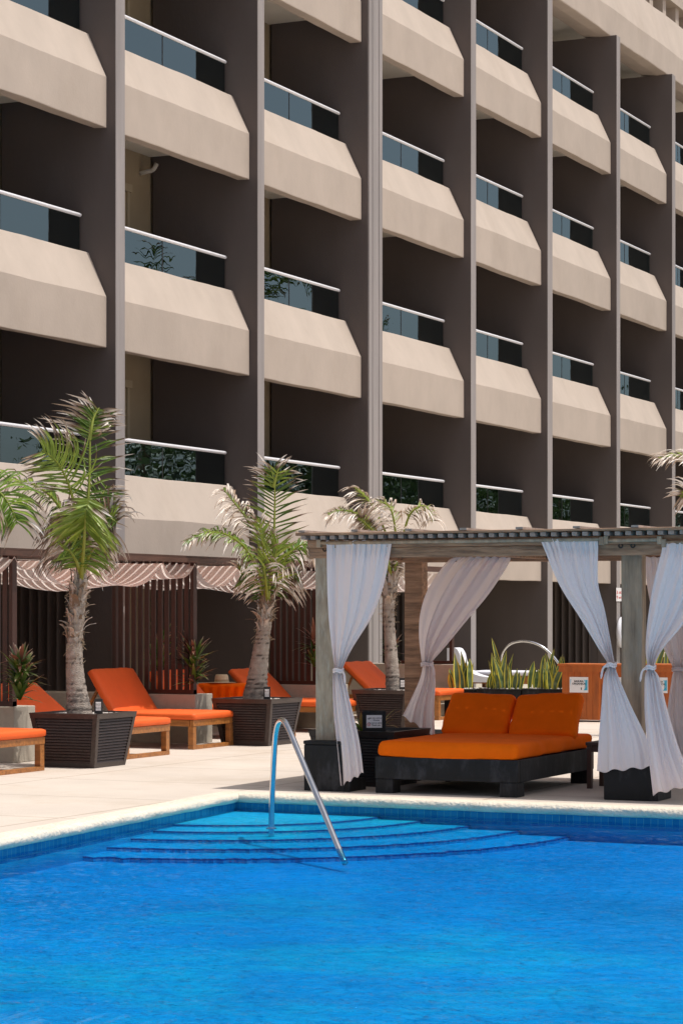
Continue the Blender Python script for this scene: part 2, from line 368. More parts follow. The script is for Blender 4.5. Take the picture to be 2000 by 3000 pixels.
def floor_steps():
    radii = [(1.45, .028), (1.85, .048), (2.30, .072), (2.75, .100), (3.20, .130)]
    mb = MB(); tr = MB(); c = Vector((-9.86, 19.06, 0)); N = 260; JA = (.004, .010, .022, .034, .045)
    def J(i_, a): return 0 if i_ < 0 else JA[i_] * (noise.noise(Vector((a * 26, i_ * 7, 0))) + .8 * noise.noise(Vector((a * 70, i_ * 7, 3))))
    prev = 0; zprev = None
    arcs = []
    def pr(r, a, z): return (c.x + r * cos(a), c.y - r * sin(a), ZW - z)
    A0, A1 = -.02, pi / 2 + .02
    z0 = radii[0][1]
    for idx, (r, z) in enumerate(radii):
        rin = 0.0 if idx == 0 else radii[idx - 1][0]
        znext = radii[idx + 1][1] if idx + 1 < len(radii) else .175
        rows = []
        for k in range(N + 1):
            a = lerp(A0, A1, k / N)
            rows.append([pr(rin + (J(idx - 1, a) if idx else 0), a, z), pr(r - .032 + J(idx, a) * 1.6, a, z)])
        mb.grid(rows)
        rows = []
        for k in range(N + 1):
            a = lerp(A0, A1, k / N)
            q_ = J(idx, a); rows.append([pr(r - .032 + q_ * 1.6, a, z), pr(r + q_, a, z), pr(r + q_, a, znext)])
        (tr).grid([[x[0], x[1], (x[1][0], x[1][1], x[1][2] - .012)] for x in rows])
        mb.grid([[(x[1][0], x[1][1], x[1][2] - .012), x[2]] for x in rows])
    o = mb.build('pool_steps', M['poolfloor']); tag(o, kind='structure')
    tag(tr.build('pool_step_edges', M['steptrim']), kind='structure')
floor_steps()
def watermat():
    m = bpy.data.materials.new('pool_water'); m.use_nodes = True; n = m.node_tree.nodes; l = m.node_tree.links; n.clear()
    o = n.new('ShaderNodeOutputMaterial'); mx = n.new('ShaderNodeMixShader'); g = n.new('ShaderNodeBsdfGlossy'); t = n.new('ShaderNodeBsdfTransparent')
    g.inputs['Roughness'].default_value = .03; g.inputs[0].default_value = (.30, .50, .70, 1); t.inputs[0].default_value = (.9, .97, 1, 1)
    tc = n.new('ShaderNodeTexCoord'); prev = None
    hs = []
    for sc, st, ds in ((2.2, 1.0, (1, 1.3, 1)), (7.0, .75, (1, 1.5, 1)), (17, .36, (1, 1.4, 1))):
        mp = n.new('ShaderNodeMapping'); mp.inputs['Scale'].default_value = ds; mp.inputs['Rotation'].default_value = (0, 0, .55 + sc * .02)
        tn = n.new('ShaderNodeTexNoise'); tn.inputs['Scale'].default_value = sc; tn.inputs['Detail'].default_value = 3; tn.inputs['Distortion'].default_value = .8
        l.new(tc.outputs['Object'], mp.inputs[0]); l.new(mp.outputs[0], tn.inputs[0])
        ml = n.new('ShaderNodeMath'); ml.operation = 'MULTIPLY'; ml.inputs[1].default_value = st; l.new(tn.outputs[0], ml.inputs[0]); hs.append(ml)
    a = n.new('ShaderNodeMath'); a.operation = 'ADD'; l.new(hs[0].outputs[0], a.inputs[0]); l.new(hs[1].outputs[0], a.inputs[1])
    a2 = n.new('ShaderNodeMath'); a2.operation = 'ADD'; l.new(a.outputs[0], a2.inputs[0]); l.new(hs[2].outputs[0], a2.inputs[1])
    bp = n.new('ShaderNodeBump'); bp.inputs['Strength'].default_value = 1; bp.inputs['Distance'].default_value = .075
    l.new(a2.outputs[0], bp.inputs['Height']); l.new(bp.outputs[0], g.inputs['Normal'])
    f = n.new('ShaderNodeFresnel'); f.inputs[0].default_value = 1.33; l.new(bp.outputs[0], f.inputs['Normal'])
    fm = n.new('ShaderNodeMath'); fm.operation = 'MULTIPLY'; fm.inputs[1].default_value = .75; l.new(f.outputs[0], fm.inputs[0])
    l.new(fm.outputs[0], mx.inputs[0]); l.new(t.outputs[0], mx.inputs[1]); l.new(g.outputs[0], mx.inputs[2]); l.new(mx.outputs[0], o.inputs[0])
    v = n.new('ShaderNodeVolumeAbsorption'); v.inputs[0].default_value = (.0, .83, .97, 1); v.inputs[1].default_value = 2.6
    l.new(v.outputs[0], o.inputs[1])
    return m
b = MB()
def axis(a, m1, m2, b_, fine, coarse):
    out = []; x = a
    while x < b_: out.append(x); x += fine if m1 <= x < m2 else coarse
    return out + [b_]
xs = axis(-9.86, -9.9, -3.2, 9.03, .034, .5); ys = axis(2.57, 9.0, 19.1, 19.06, .034, .5)
rows = []
for x in xs:
    row = []
    for y in ys:
        xl = min(x, 9.03); x_ = max(x, left_x(y) - .03) if x == xs[0] else x
        e = 0
        if -9.9 < x < -3 and y > 9: 
            u, v = x * .86 + y * .5, -x * .5 + y * .86
            e = .0105 * noise.noise(Vector((u * 2.1, v * 3.4, 1))) + .0070 * noise.noise(Vector((u * 5.5, v * 9, 7))) + .0020 * noise.noise(Vector((u * 16, v * 22, 3)))
        row.append((x_, y, ZW + e))
    rows.append(row)
ids = b.grid(rows)
nx_, ny_ = len(xs), len(ys); edge = [ids[i_][0] for i_ in range(nx_)] + [ids[-1][j_] for j_ in range(1, ny_)] + [ids[i_][-1] for i_ in range(nx_ - 2, -1, -1)] + [ids[0][j_] for j_ in range(ny_ - 2, 0, -1)]
low = [b.vert((b.v[q][0], b.v[q][1], -.9)) for q in edge]
m_ = len(edge)
for k in range(m_): b.f.append((edge[k], low[k], low[(k + 1) % m_], edge[(k + 1) % m_]))
b.f.append(tuple(low[::-1])); b.f = [tuple(reversed(f)) for f in b.f]
tag(b.build('water', watermat(), smooth=True), kind='structure')
# ------------------------------------------------------------ hotel building
XF = -16.5; XS = -16.64; XB = -18.4
FINS = [(23.95, 24.2), (28.339, 28.589), (32.667, 32.891), (36.855, 37.415), (41.556, 41.812), (45.793, 46.082), (50.286, 50.533), (54.489, 54.738), (58.75, 59.0)]
LV = [4.12 + 3.03 * k for k in range(4)]
hotel = thing('hotel_building', 'cream and taupe hotel block with tiers of angled balconies between upright fins', 'building', (XF, 40, 0))
def loc_mb(): return MB()
OFF = Vector((XF, 40, 0))
def bput(mb, name, m, parent=hotel, **k):
    mb.v = [(x - OFF.x, y - OFF.y, z) for x, y, z in mb.v]
    return mb.build(name, m, parent, **k)
ZP = 14.42
def rough_strip(mb, prof, y0, y1, n, amp, seed, closed=True, caps=True):
    rows = []
    for k in range(n + 1):
        y = lerp(y0, y1, k / n); row = []
        for q, (x, z) in enumerate(prof):
            e = noise.noise(Vector((y * .8 + seed, q * 3.1, z * .3))) * amp + noise.noise(Vector((y * 3 + seed, q * 5.1, z))) * amp * .4
            row.append((x + e * .5, y, z + e))
        rows.append(row)
    ids = mb.grid(rows, closed)
    if caps: mb.f.append(tuple(ids[0][::-1])); mb.f.append(tuple(ids[-1]))
for k, (a, c) in enumerate(FINS):
    mb = MB(); zt = ZP
    if k == 3:     # broad grooved column
        mb.box(-18.35, XF - .03, a, c, .0, zt)
        bput(mb, 'wall_fin', M['fin'])
        mb = MB(); n = 4; wq = (c - a - .02) / n
        for q in range(n): mb.box(XF - .029, XF + (.010 if q % 2 else 0), a + .01 + q * wq + .0003, a + .01 + (q + 1) * wq - .0003, 0.01, zt)
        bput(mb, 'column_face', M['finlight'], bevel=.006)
    else:
        rows = []
        mb.box(-18.35, XF - .012, a, c, 0, zt); bput(mb, 'wall_fin', M['fin'])
        mb = MB(); rough_strip(mb, [(XF - .0118, 0), (XF, 0)], a, c, 1, 0, 0, False, False) if False else None
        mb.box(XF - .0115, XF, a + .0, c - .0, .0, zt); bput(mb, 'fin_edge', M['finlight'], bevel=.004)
mb = MB(); mb.box(-18.8, XB, 20, 62, 0, 17); bput(mb, 'back_wall', M['back'])
for lv in LV + [LV[3] + 3.03]:
    for (a0, a1), (c0, c1) in zip(FINS, FINS[1:]):
        mb = MB(); mb.box(XB + .002, -16.86, a1 + .002, c0 - .002, lv - 1.38, lv - 1.18); bput(mb, 'balcony_slab', M['ceil'])
# one balcony front per bay and storey
for kl, lv in enumerate(LV):
    for kb, ((a0, a1), (c0, c1)) in enumerate(zip(FINS, FINS[1:])):
        mb = MB(); seed = kl * 17.3 + kb * 5.1
        zt = lv - .54
        prof = [(XS, lv - 1.87), (XS, lv - 1.17), (-16.93, zt), (-17.16, zt), (-17.16, lv - 1.16), (-16.85, lv - 1.385), (-16.85, lv - 1.86)]
        rough_strip(mb, prof, a1 + .003, c0 - .003, 26, .011, seed)
        f = bput(mb, 'balcony_front', M['stucco'], bevel=.012)
        mb = MB(); mb.tube([(-17.04, a1 + .02, lv - .022), (-17.04, c0 - .05, lv - .022)], .026, 14); bput(mb, 'handrail', M['alu'], f, smooth=False)
        ym = (a1 + c0) / 2
        for ya, yb in ((a1 + .02, ym - .012), (ym + .012, c0 - .06)):
            mb = MB(); mb.box(-17.052, -17.044, ya, yb, zt + .004, lv - .05); bput(mb, 'glass_pane', M['glass'], f)
        mb = MB(); mb.box(-17.056, -17.04, ym - .011, ym + .011, zt + .002, lv - .05); 
        bput(mb, 'glass_joint', M['black'], f)
# balcony doors and drain elbows on the back wall
for kl, lv in enumerate(LV):
    for kb, ((a0, a1), (c0, c1)) in enumerate(zip(FINS, FINS[1:])):
        zf = lv - 1.18; y0, y1 = a1 + .5, a1 + 3.25
        mb = MB(); t = .07
        mb.box(XB + .002, XB + .07, y0 - t, y0, zf, zf + 2.15); mb.box(XB + .002, XB + .07, y1, y1 + t, zf, zf + 2.15); mb.box(XB + .002, XB + .09, y0 - .12, y1 + .12, zf + 2.15, zf + 2.27)
        mb.box(XB + .002, XB + .05, (y0 + y1) / 2 - .03, (y0 + y1) / 2 + .03, zf, zf + 2.15); mb.box(XB + .002, XB + .04, y1 - .12, y1, zf, zf + 2.15)
        d = bput(mb, 'sliding_door', M['doorframe'])
        mb = MB(); mb.box(XB + .003, XB + .02, y0 + .002, y1 - .125, zf + .05, zf + 2.14); bput(mb, 'door_glass', M['doorglass'], d)
        if kb == 1 and kl in (1, 2):
            mb = MB(); mb.tube(spline([(XB, c0 - .32, zf + 2.52), (XB + .12, c0 - .32, zf + 2.54), (XB + .22, c0 - .30, zf + 2.56), (XB + .27, c0 - .27, zf + 2.66)], 9), .035, 10)
            bput(mb, 'drain_pipe', M['pipe'], smooth=True)
# parapet
mb = MB(); prof = [(XS, ZP), (XS, ZP + .62), (-16.95, ZP + 1.66), (-17.3, ZP + 1.66), (-17.3, ZP + .05), (-16.88, ZP + .0)]
rough_strip(mb, prof, 23.9, 64, 160, .02, 3); bput(mb, 'parapet', M['stucco'], bevel=.02)
mb = MB()
for k in range(12):
    y = 54 + k * 1.1; mb.box(-17.9, -17.6, y, y + .28, ZP + 1.4, ZP + 2.6)
mb.box(-18.3, -17.5, 53.5, 67, ZP + 2.6, ZP + 3.1); bput(mb, 'roof_structure', M['stucco'])
mb = MB(); mb.box(-18.8, -17.32, 23.9, 64, ZP + .3, ZP + .5); bput(mb, 'roof_slab', M['ceil'])
# folding shutters at the back of the ground floor bays
for k, xa, xb in ((1, -17.903, -17.163), (4, -18.28, -17.694), (6, -17.872, -17.055)):
    a = FINS[k][0]; mb = MB(); rows = []
    n = 10
    for j in range(n + 1):
        x = lerp(xa, xb, j / n); y = a - (.05 if j % 2 else .22)
        rows.append([(x, y, .02), (x, y, 2.6)])
    mb.grid(rows); bput(mb, 'folding_shutter', M['shutter'], solid=.012)
    mb = MB(); mb.box(xb + .12, xb + .145, a - .03, a - .002, .02, 2.3); mb.box(xb + .10, xb + .17, a - .045, a - .002, 1.2, 1.33); bput(mb, 'conduit', M['fin'])
# wing beyond, closing the ground level view
# ------------------------------------------------------------ platform
mb = MB(); mb.box(-18.39, -13.93, 34.3, 60, .0, .2)
tag(mb.build('terrace_step', M['concrete'], bevel=.01), kind='structure')
# ------------------------------------------------------------ cabanas
WY = [(21.80, 22.23, 0), (25.92, 26.38, 0), (30.02, 30.46, 0), (34.42, 34.8, .2)]
wl = ['low concrete wall under slatted screen at left edge of photo', 'low concrete wall between the left and middle loungers', 'low concrete wall behind the middle palm and pergola post', 'low concrete wall carrying the empty brown frame']
sl_ = ['tall brown slatted screen cut by left edge of photo', 'tall brown slatted screen between left and middle palm', 'tall brown slatted screen behind the middle palm', 'open brown frame without slats behind the third palm']
for k, (a, c, zb) in enumerate(WY):
    mb = MB(); mb.box(-16.45, -13.96, a, c, zb, zb + .61)
    tag(mb.build('concrete_wall', M['concrete'], bevel=.008), wl[k], 'low wall', 'low concrete walls between the cabanas')
    t = thing('slatted_screen', sl_[k], 'screen', (-14.0, a + .06, zb + .61), 0, 'brown screens between the cabanas')
    H = 1.66; mb = MB(); L = 1.16
    mb.box(-.045, 0, -.03, .06, 0, H); mb.box(-L, -L + .045, -.03, .06, 0, H); mb.box(-L, 0, -.025, .055, .0, .055)
    if k == 3: mb.box(-L, 0, -.025, .055, H - .06, H)
    mb.build('frame', M['brown'], t)
    if k != 3:
        mb = MB(); n = 11
        for j in range(n):
            x = -L + .075 + j * (L - .12) / n; mb.box(x, x + .060, -.012, .014, .05, H - .0)
            
        mb.build('slats', M['brown'], t)
# front beam, rear beam and overhead slats
t = thing('slatted_canopy_frame', 'long brown beam and overhead slats above the fabric canopies', 'canopy frame', (-13.90, 26, 0))
mb = MB(); mb.box(-.05, .03, -9, 8.05, 2.245, 2.30); mb.build('front_beam', M['brownbeam'], t)
mb = MB(); mb.box(-2.5, -2.42, -9, 8.05, 2.245, 2.30); mb.build('rear_beam', M['brownbeam'], t)
s0 = None
for j in range(20):
    x = -.03 - j * .118
    if s0 is None:
        mb = MB(); mb.box(-.042, .042, -9, 8.05, 2.302, 2.325); s0 = mb.build('slat', M['brownbeam'], t); s0.location.x = x
    else:
        c = s0.copy(); COL.objects.link(c); c.location.x = x
# sagging cloths
bays = [(17.7, 21.86), (21.86, 25.98), (25.98, 30.1), (30.1, 34.0)]
cl = ['striped light taupe fabric canopy nearest left edge of photo', 'taupe fabric canopy sagging above the left palm planter', 'taupe fabric canopy sagging above the lounger with hat table', 'taupe fabric canopy partly behind the pergola curtain']
for k, (a, c) in enumerate(bays):
    mb = MB(); rows = []; n = 66; m = 14
    cuts = [0, .30, .62, 1.0] if k != 1 else [0, .13, .42, .80, 1.0]
    for j in range(n + 1):
        t_ = j / n; y = lerp(a, c, t_)
        for q in range(len(cuts) - 1):
            if t_ <= cuts[q + 1] + 1e-9: break
        u = (t_ - cuts[q]) / (cuts[q + 1] - cuts[q]); W_ = (cuts[q + 1] - cuts[q]) * (c - a)
        sg = min(.34, .21 * W_ + .03) * (1 - abs(2 * u - 1) ** 2.4)
        row = []
        for i_ in range(m + 1):
            v = i_ / m; x = lerp(-13.99, -16.3, v)
            z = 2.235 - sg * (.95 + .10 * sin(v * 9 + q * 2)) + .018 * noise.noise(Vector((x * 3, y * 2.2, k))) + .03 * v
            row.append((x, y, z))
        rows.append(row)
    mb.grid(rows)
    tag(mb.build('fabric_canopy', M['swag'], smooth=True), cl[k], 'fabric canopy', 'fabric canopies under the brown slats')
# ------------------------------------------------------------ loungers
def lounger(label, x1, y0, wd=1.0, hs=.39, ang=56, hg=1.10, group='orange loungers in the cabanas'):
    """x1 = foot end X, y0 = near side"""
    t = thing('sun_lounger', label, 'sun lounger', (x1, y0, 0), 0, group)
    L = hg + .56; f = MB(); T = .055; zr = hs - .115
    f.box(-L, -.055, 0, T, zr, zr + .075); f.box(-L, -.055, wd - T, wd, zr, zr + .075)
    f.box(-.05, 0, 0.0, wd, zr, zr + .075)
    for q in range(9): f.box(-1.30 + q * .14, -1.22 + q * .14, T, wd - T, zr + .045, zr + .07)
    f.build('frame', M['teak'], t, bevel=.004)
    for (xa, ya) in ((-.075, 0.002), (-.075, wd - .082), (-L + .02, .002), (-L + .02, wd - .082)):
        g = MB(); g.box(xa, xa + .07, ya, ya + .08, .045 if xa > -.5 else 0, zr - .001); g.build('leg', M['teak'], t, bevel=.004)
    g = MB(); g.box(-.076, -.003, .001, wd - .001, 0, .044); g.build('foot_rail', M['teak'], t, bevel=.004)
    c = rbox(-hg / 2 - .01, wd / 2, hs, hg + .06, wd + .02, .085, .03, 24, 16, 4, .008, .006, x1 * 7 + y0, 4); c.build('seat_cushion', M['orange'], t, smooth=True)
    # backrest, hinged at x=-1.12
    a = radians(ang); c = rbox(0, 0, 0, .66, wd + .01, .085, .03, 16, 14, 4, .012, .024, x1 * 3 + y0 * 2, 2.6)
    Mx = Matrix.Translation((-hg, wd / 2, hs - .03)) @ Matrix.Rotation(a, 4, 'Y') @ Matrix.Translation((-.33, 0, .03))
    c.v = [tuple(Mx @ Vector(v)) for v in c.v]
    bo = c.build('back_cushion', M['orange'], t, smooth=True)
    for ya in (.06, wd - .10):
        g = MB()
        g.bar((-hg, ya + .02, hs - .06), (-hg - .62 * cos(a), ya + .02, hs - .06 + .62 * sin(a)), .04, .035)
        g.bar((-hg - .45 * cos(a), ya + .02, hs - .06 + .45 * sin(a)), (-hg - .48, ya + .02, hs - .08), .035, .03)
        g.build('back_frame', M['teak'], t)
    return t
lounger('orange lounger with striped shade at left edge of photo, head out of frame', -13.04, 19.95)
lounger('orange lounger mostly hidden behind the left palm planter', -13.17, 22.85, ang=38, hg=1.33)
lounger('orange lounger with creased upright back between left and middle planters', -13.38, 24.80, 1.04)
lounger('orange lounger with only its back showing over the second wall end', -13.58, 27.0, ang=45, hg=1.25)
lounger('orange lounger behind the middle palm, foot beside the pergola curtain', -13.40, 28.93, 1.02, ang=43, hg=1.2)
lounger('orange lounger farthest back, behind the third palm', -13.62, 33.0, 1.0, .41, ang=42, hg=1.13)
# hat table
t = thing('side_table', 'low table draped with burnt orange towel beside the middle palm', 'side table', (-14.78, 28.25, 0))
mb = MB()
for xa in (-.26, .22):
    for ya in (0, .5): mb.box(xa, xa + .045, ya, ya + .045, 0, .63)
mb.build('frame', M['teak'], t)
mb = MB(); mb.box(-.30, .30, -.05, .6, .63, .66); mb.build('table_top', M['teak'], t)
tw = MB(); rows = []
for j in range(40):
    a = j / 39; row = []
    x = lerp(-.36, .36, a)
    for k in range(12):
        v = k / 11; wv = .018 * sin(a * 34) * v
        if v < .2: row.append((x, lerp(.3, -.07, v / .2), .672 + .003 * sin(a * 20)))
        else: row.append((x * (1 - .22 * (v - .2)), -.075 + wv - .03 * (v - .2), .67 - (v - .2) * .36))
    rows.append(row)
tw.grid(rows); tag(tw.build('towel', M['orangedk'], None, smooth=True), 'burnt orange towel hanging over the low table under the hat', 'towel').location = (-14.78, 28.25, 0)
# hat
def lathe(mb, prof, c, n=28, sx=1, sy=1, dent=0):
    rows = []
    for (r, z) in prof: rows.append([(c[0] + r * cos(2 * pi * j / n) * sx, c[1] + r * sin(2 * pi * j / n) * sy, c[2] + z) for j in range(n)])
    mb.grid(rows, True)
hat = thing('straw_hat', 'pale straw hat lying on the orange draped table', 'hat', (-14.88, 28.38, .678))
mb = MB(); lathe(mb, [(.185, .006), (.18, .001), (.10, .008), (.092, .03), (.088, .085), (.075, .112), (.045, .108), (.02, .095), (.001, .09)], (0, 0, 0), sx=1.0, sy=1.1)
mb.build('hat_body', M['straw'], hat, smooth=True)
mb = MB(); lathe(mb, [(.097, .012), (.0935, .045)], (0, 0, 0), sx=1.0, sy=1.1); mb.build('hat_band', mat('tan_band', (.42, .30, .17), .8), hat, smooth=True)
# ------------------------------------------------------------ planters
def planter(name, label, cx, cy, rz, bt, tp, H, m, fill=True):
    t = thing(name, label, 'planter', (cx, cy, 0), rz, 'tapered louvred planters')
    # corner posts + rims
    mb = MB(); e = .055
    def hw(z): return lerp(bt, tp, z / H)
    for sx, sy in ((-1, -1), (1, -1), (1, 1), (-1, 1)):
        rows = []
        for z in (0.012, H):
            h = hw(z)
            rows.append([(sx * h, sy * h, z), (sx * (h - e), sy * h, z), (sx * (h - e), sy * (h - e), z), (sx * h, sy * (h - e), z)])
        ids = mb.grid(rows, True); mb.f.append(tuple(ids[0])); mb.f.append(tuple(ids[1][::-1]))
    for z0, z1, d in ((.0, .05, -.002), (H - .055, H + .003, .002)):
        for k in range(4):
            ca, sa = [(1, 0), (0, 1), (-1, 0), (0, -1)][k]
            rows = []
            for z in (z0, z1):
                h = hw(z) + d
                P_ = [(h, -h, z), (h, h, z), (h - .05, h - .05, z), (h - .05, -h + .05, z)]
                rows.append([(x * ca - y * sa, x * sa + y * ca, zz) for x, y, zz in P_])
            ids = mb.grid(rows, True); mb.f.append(tuple(ids[0])); mb.f.append(tuple(ids[1][::-1]))
    mb.build('frame', m, t, bevel=.003)
    mb = MB(); n = 15
    for k in range(4):
        ca, sa = [(1, 0), (0, 1), (-1, 0), (0, -1)][k]; rows = []
        for q in range(n):
            z = lerp(.05, H - .055, q / n); z2 = lerp(.05, H - .055, (q + .75) / n); z3 = lerp(.05, H - .055, (q + .99) / n)
            for zz, off in ((z, .003), (z2, .014), (z3, .032)):
                h = hw(zz) - off
                rows.append([(h * ca - y * sa, h * sa + y * ca, zz) for y in (-h + e * .9, h - e * .9)])
        mb.grid(rows)
    mb.build('louvre_panel', m, t)
    mb = MB(); h = hw(H - .05) - .05; n = 26; rows = []
    for i_ in range(n + 1):
        rows.append([(lerp(-h, h, i_ / n), lerp(-h, h, j / n), H - .035 + .02 * noise.noise(Vector((i_ * .9, j * .9, cx)))) for j in range(n + 1)])
    mb.grid(rows); mb.build('soil', M['pebbled'], t, smooth=True)
    if fill:
        mb = MB(); rr = random.Random(int(cx * 100))
        for k in range(150):
            x, y = rr.uniform(-h, h), rr.uniform(-h, h); r = rr.uniform(.012, .03)
            if abs(x) < h * .75 and abs(y) < h * .75 and rr.random() < .5: continue
            c = Vector((x * .98, y * .98, H - .025)); ids = []
            for z, s_ in ((-.6, .7), (0, 1), (.55, .75)): ids.append([c + Vector((cos(a_) * r * s_ * 1.2, sin(a_) * r * s_, z * r)) for a_ in [2 * pi * q / 7 + k for q in range(7)]])
            g = mb.grid(ids, True); mb.f.append(tuple(g[-1]))
        o = mb.build('pebbles', M['pebble'], t, smooth=True); o['kind'] = 'stuff'
    return t
P1 = (-13.06, 21.75); P2 = (-13.22, 26.16); P3 = (-13.03, 29.86); P4 = (-9.22, 20.62)
planter('planter', 'dark brown louvred planter holding the left palm', P1[0], P1[1], 0,   .325, .415, .57, M['wicker'])
planter('planter', 'dark brown louvred planter holding the middle palm', P2[0], P2[1], -.03,   .325, .415, .57, M['wicker'])
planter('planter', 'dark brown louvred planter holding the third palm behind pergola curtain', P3[0], P3[1], .0,   .325, .415, .57, M['wicker'])
planter('planter', 'near black louvred planter under the pergola left of the daybed', P4[0], P4[1], .0, .34, .44, .52, M['wickdark'], False)
# small notice blocks
def add_text(parent, txt, size, loc, m, rot=(pi / 2, 0, 0), bold=0., name='lettering'):
    me = text_mesh(txt, size, .0005, bold); me.materials.append(m)
    o = bpy.data.objects.new(name, me); COL.objects.link(o); o.parent = parent; o.location = loc; o.rotation_euler = rot; return o
def notice(label, px, py, d, wd, hg, rz=YAW, cw=.62):
    p = at(px, py, d)
    t = thing('notice_block', label, 'notice', p, rz, 'notice blocks standing in the planters')
    mb = MB(); mb.box(-wd / 2, wd / 2, 0, .03 if wd < .12 else .06, 0, hg); mb.build('block', M['wickdark'] if wd < .12 else M['blackpaint'], t, bevel=.003)
    c = MB(); w2 = wd * cw / 2; c.box(-w2, w2, -.003, -.0005, hg * .22, hg * .80)
    cd = c.build('card', M['card'], t)
    zc = hg * .51; s = hg * .58
    if wd < .12:
        for tx, dz in (('No soy cenicero', .30), ('Gracias', .16), ("I'm not an ashtray", -.12), ('Thank you', -.28)):
            add_text(cd, tx, s * .17, (0, -.0045, zc + dz * s), M['ink'])
    else:
        for tx, dz, dx in (('No soy cenicero.', .27, .02), ('Gracias', .10, .02), ("I'm not an ashtray.", -.12, .02), ('Thank you.', -.30, .02)):
            add_text(cd, tx, s * .165, (dx, -.0045, zc + dz * s), M['ink'], bold=.0003)
        g = MB(); g.tube([Vector((-w2 + .022 + .014 * cos(a * pi / 10), -.0045, zc - .24 * s + .014 * sin(a * pi / 10))) for a in range(21)], .0018, 5)
        g.bar((-w2 + .012, -.0045, zc - .24 * s + .01), (-w2 + .032, -.0045, zc - .24 * s - .01), .003, .003); g.build('red_symbol', M['red'], cd)
        g = MB(); g.box(-w2 + .01, -w2 + .034, -.0050, -.0035, zc + .20 * s, zc + .235 * s); g.box(-w2 + .019, -w2 + .026, -.0048, -.0035, zc + .15 * s, zc + .2 * s); g.build('ashtray_symbol', M['ink'], cd)
    return t
notice('small black block with white card beside the left palm trunk', 226, 1640, 24.75, .088, .155, YAW, .62)
notice('small black block with white card beside the middle palm trunk', 613, 1607, 28.9, .082, .155, YAW, .62)
notice('small black block with white card beside the third palm trunk', 924, 1584, 32.0, .088, .155, YAW, .62)
notice('larger black block with printed card in the planter left of the daybed', 859, 1683, 22.3, .22, .205, YAW, .66)
# ------------------------------------------------------------ palms
GREENS = [(.17, .26, .03), (.10, .18, .018), (.33, .41, .06), (.06, .115, .014)]
BROWNS = [(.13, .065, .035), (.22, .13, .075), (.08, .04, .025)]
PALES = [(.74, .65, .55), (.62, .51, .42), (.86, .80, .73), (.36, .26, .18)]
def mixc(a, b_, t): return tuple(lerp(x, y, t) for x, y in zip(a, b_))
def frond(parent, pts, L, n=44, N=None, droop=.8, wind=.6, brown=.45, seed=1, a0=35, a1=62, t0=.18, hue=0, wid=.020, side=(1, 1), windv=None, shade=1., pale=1.):
    rr = random.Random(seed); P_ = spline(pts, 60); mb = MB()
    n = int(n * .56); L *= 1.18; wid *= .92
    N = (N or (FW * -1)).normalized(); windv = windv or (RT * -1 + UP * -.15)
    base = GREENS[hue % 4]; nP = len(P_)
    # rachis
    mb_r = [p for p in P_[::3]] + [P_[-1]]
    rs = [lerp(.024, .004, k / (len(mb_r) - 1)) for k in range(len(mb_r))]
    mb.tube(mb_r, rs, 6, True, (.30, .34, .05, 1))
    for k in range(n):
        t = lerp(t0, .995, (k + rr.uniform(-.3, .3)) / n); f = t * (nP - 1); i_ = max(0, min(nP - 2, int(f)))
        pos = P_[i_].lerp(P_[i_ + 1], f - i_); T = (P_[min(nP - 1, i_ + 2)] - P_[max(0, i_ - 1)]).normalized()
        Sd = T.cross(N)
        Sd = Sd.normalized() if Sd.length > .05 else RT.copy()
        uu = (t - t0) / (1 - t0); prof = (.45 + .55 * sin(pi * min(1, uu * .85 + .15) ** .8)) if uu < .85 else lerp(.75, .5, (uu - .85) / .15)
        for sgn in (-1, 1):
            sc = side[0] if sgn < 0 else side[1]
            if sc <= 0 or rr.random() < .04: continue
            ln = L * prof * sc * rr.uniform(.72, 1.12); a = radians(lerp(a0, a1, 1 - uu) + rr.uniform(-9, 9)); a = radians(90) - a
            d = Sd * sgn * cos(a) + T * sin(a) + N * rr.uniform(-.18, .22)
            br = max(0, min(1.3, 1 - brown + rr.uniform(-.25, .2))) if uu < .8 else max(0, .5 - brown * .5 + rr.uniform(-.2, .2))
            gcol = mixc(base, GREENS[rr.randrange(4)], .5); bcol = rr.choice(BROWNS); pcol = mixc(bcol, rr.choice(PALES), pale)
            dr = droop * rr.uniform(.6, 1.4); wd_ = wind * rr.uniform(.5, 1.4); K = 6; p = pos.copy(); prev = None
            w0 = wid * rr.uniform(.8, 1.15)
            for q in range(K + 1):
                s_ = q / K; dd = (d + Vector((0, 0, -1)) * dr * s_ * s_ * 1.3 + windv * wd_ * s_ + N * .18 * sin(s_ * 5 + seed + k) + T * .16 * sin(s_ * 4 + k * 2.7)).normalized()
                Wd = dd.cross(N); Wd = Wd.normalized() if Wd.length > .1 else T
                ww = w0 * (sin(pi * min(1, s_ * .75 + .22))) * (1 if s_ < .95 else .35) * .62
                if s_ < br: c_ = gcol
                elif s_ < br + .22: c_ = mixc(gcol, bcol, min(1, (s_ - br) / .12))
                else: c_ = mixc(bcol, pcol, min(1, (s_ - br - .22) / .2 + .45))
                c_ = tuple(x * shade for x in c_) + (1,)
                a_ = mb.vert(p - Wd * ww + N * ww * .35, c_); m_ = mb.vert(p - N * ww * .15, tuple(x * 1.12 for x in c_[:3]) + (1,)); b_ = mb.vert(p + Wd * ww + N * ww * .35, c_)
                if prev: mb.f.append((prev[0], prev[1], m_, a_)); mb.f.append((prev[1], prev[2], b_, m_))
                prev = (a_, m_, b_); p = p + dd * ln / K
    o = mb.build('frond', M['leaf'], parent, col=True)
    return o
def fix(o, base): # local coordinates relative to the thing
    o.data.transform(Matrix.Translation(-base)); return o
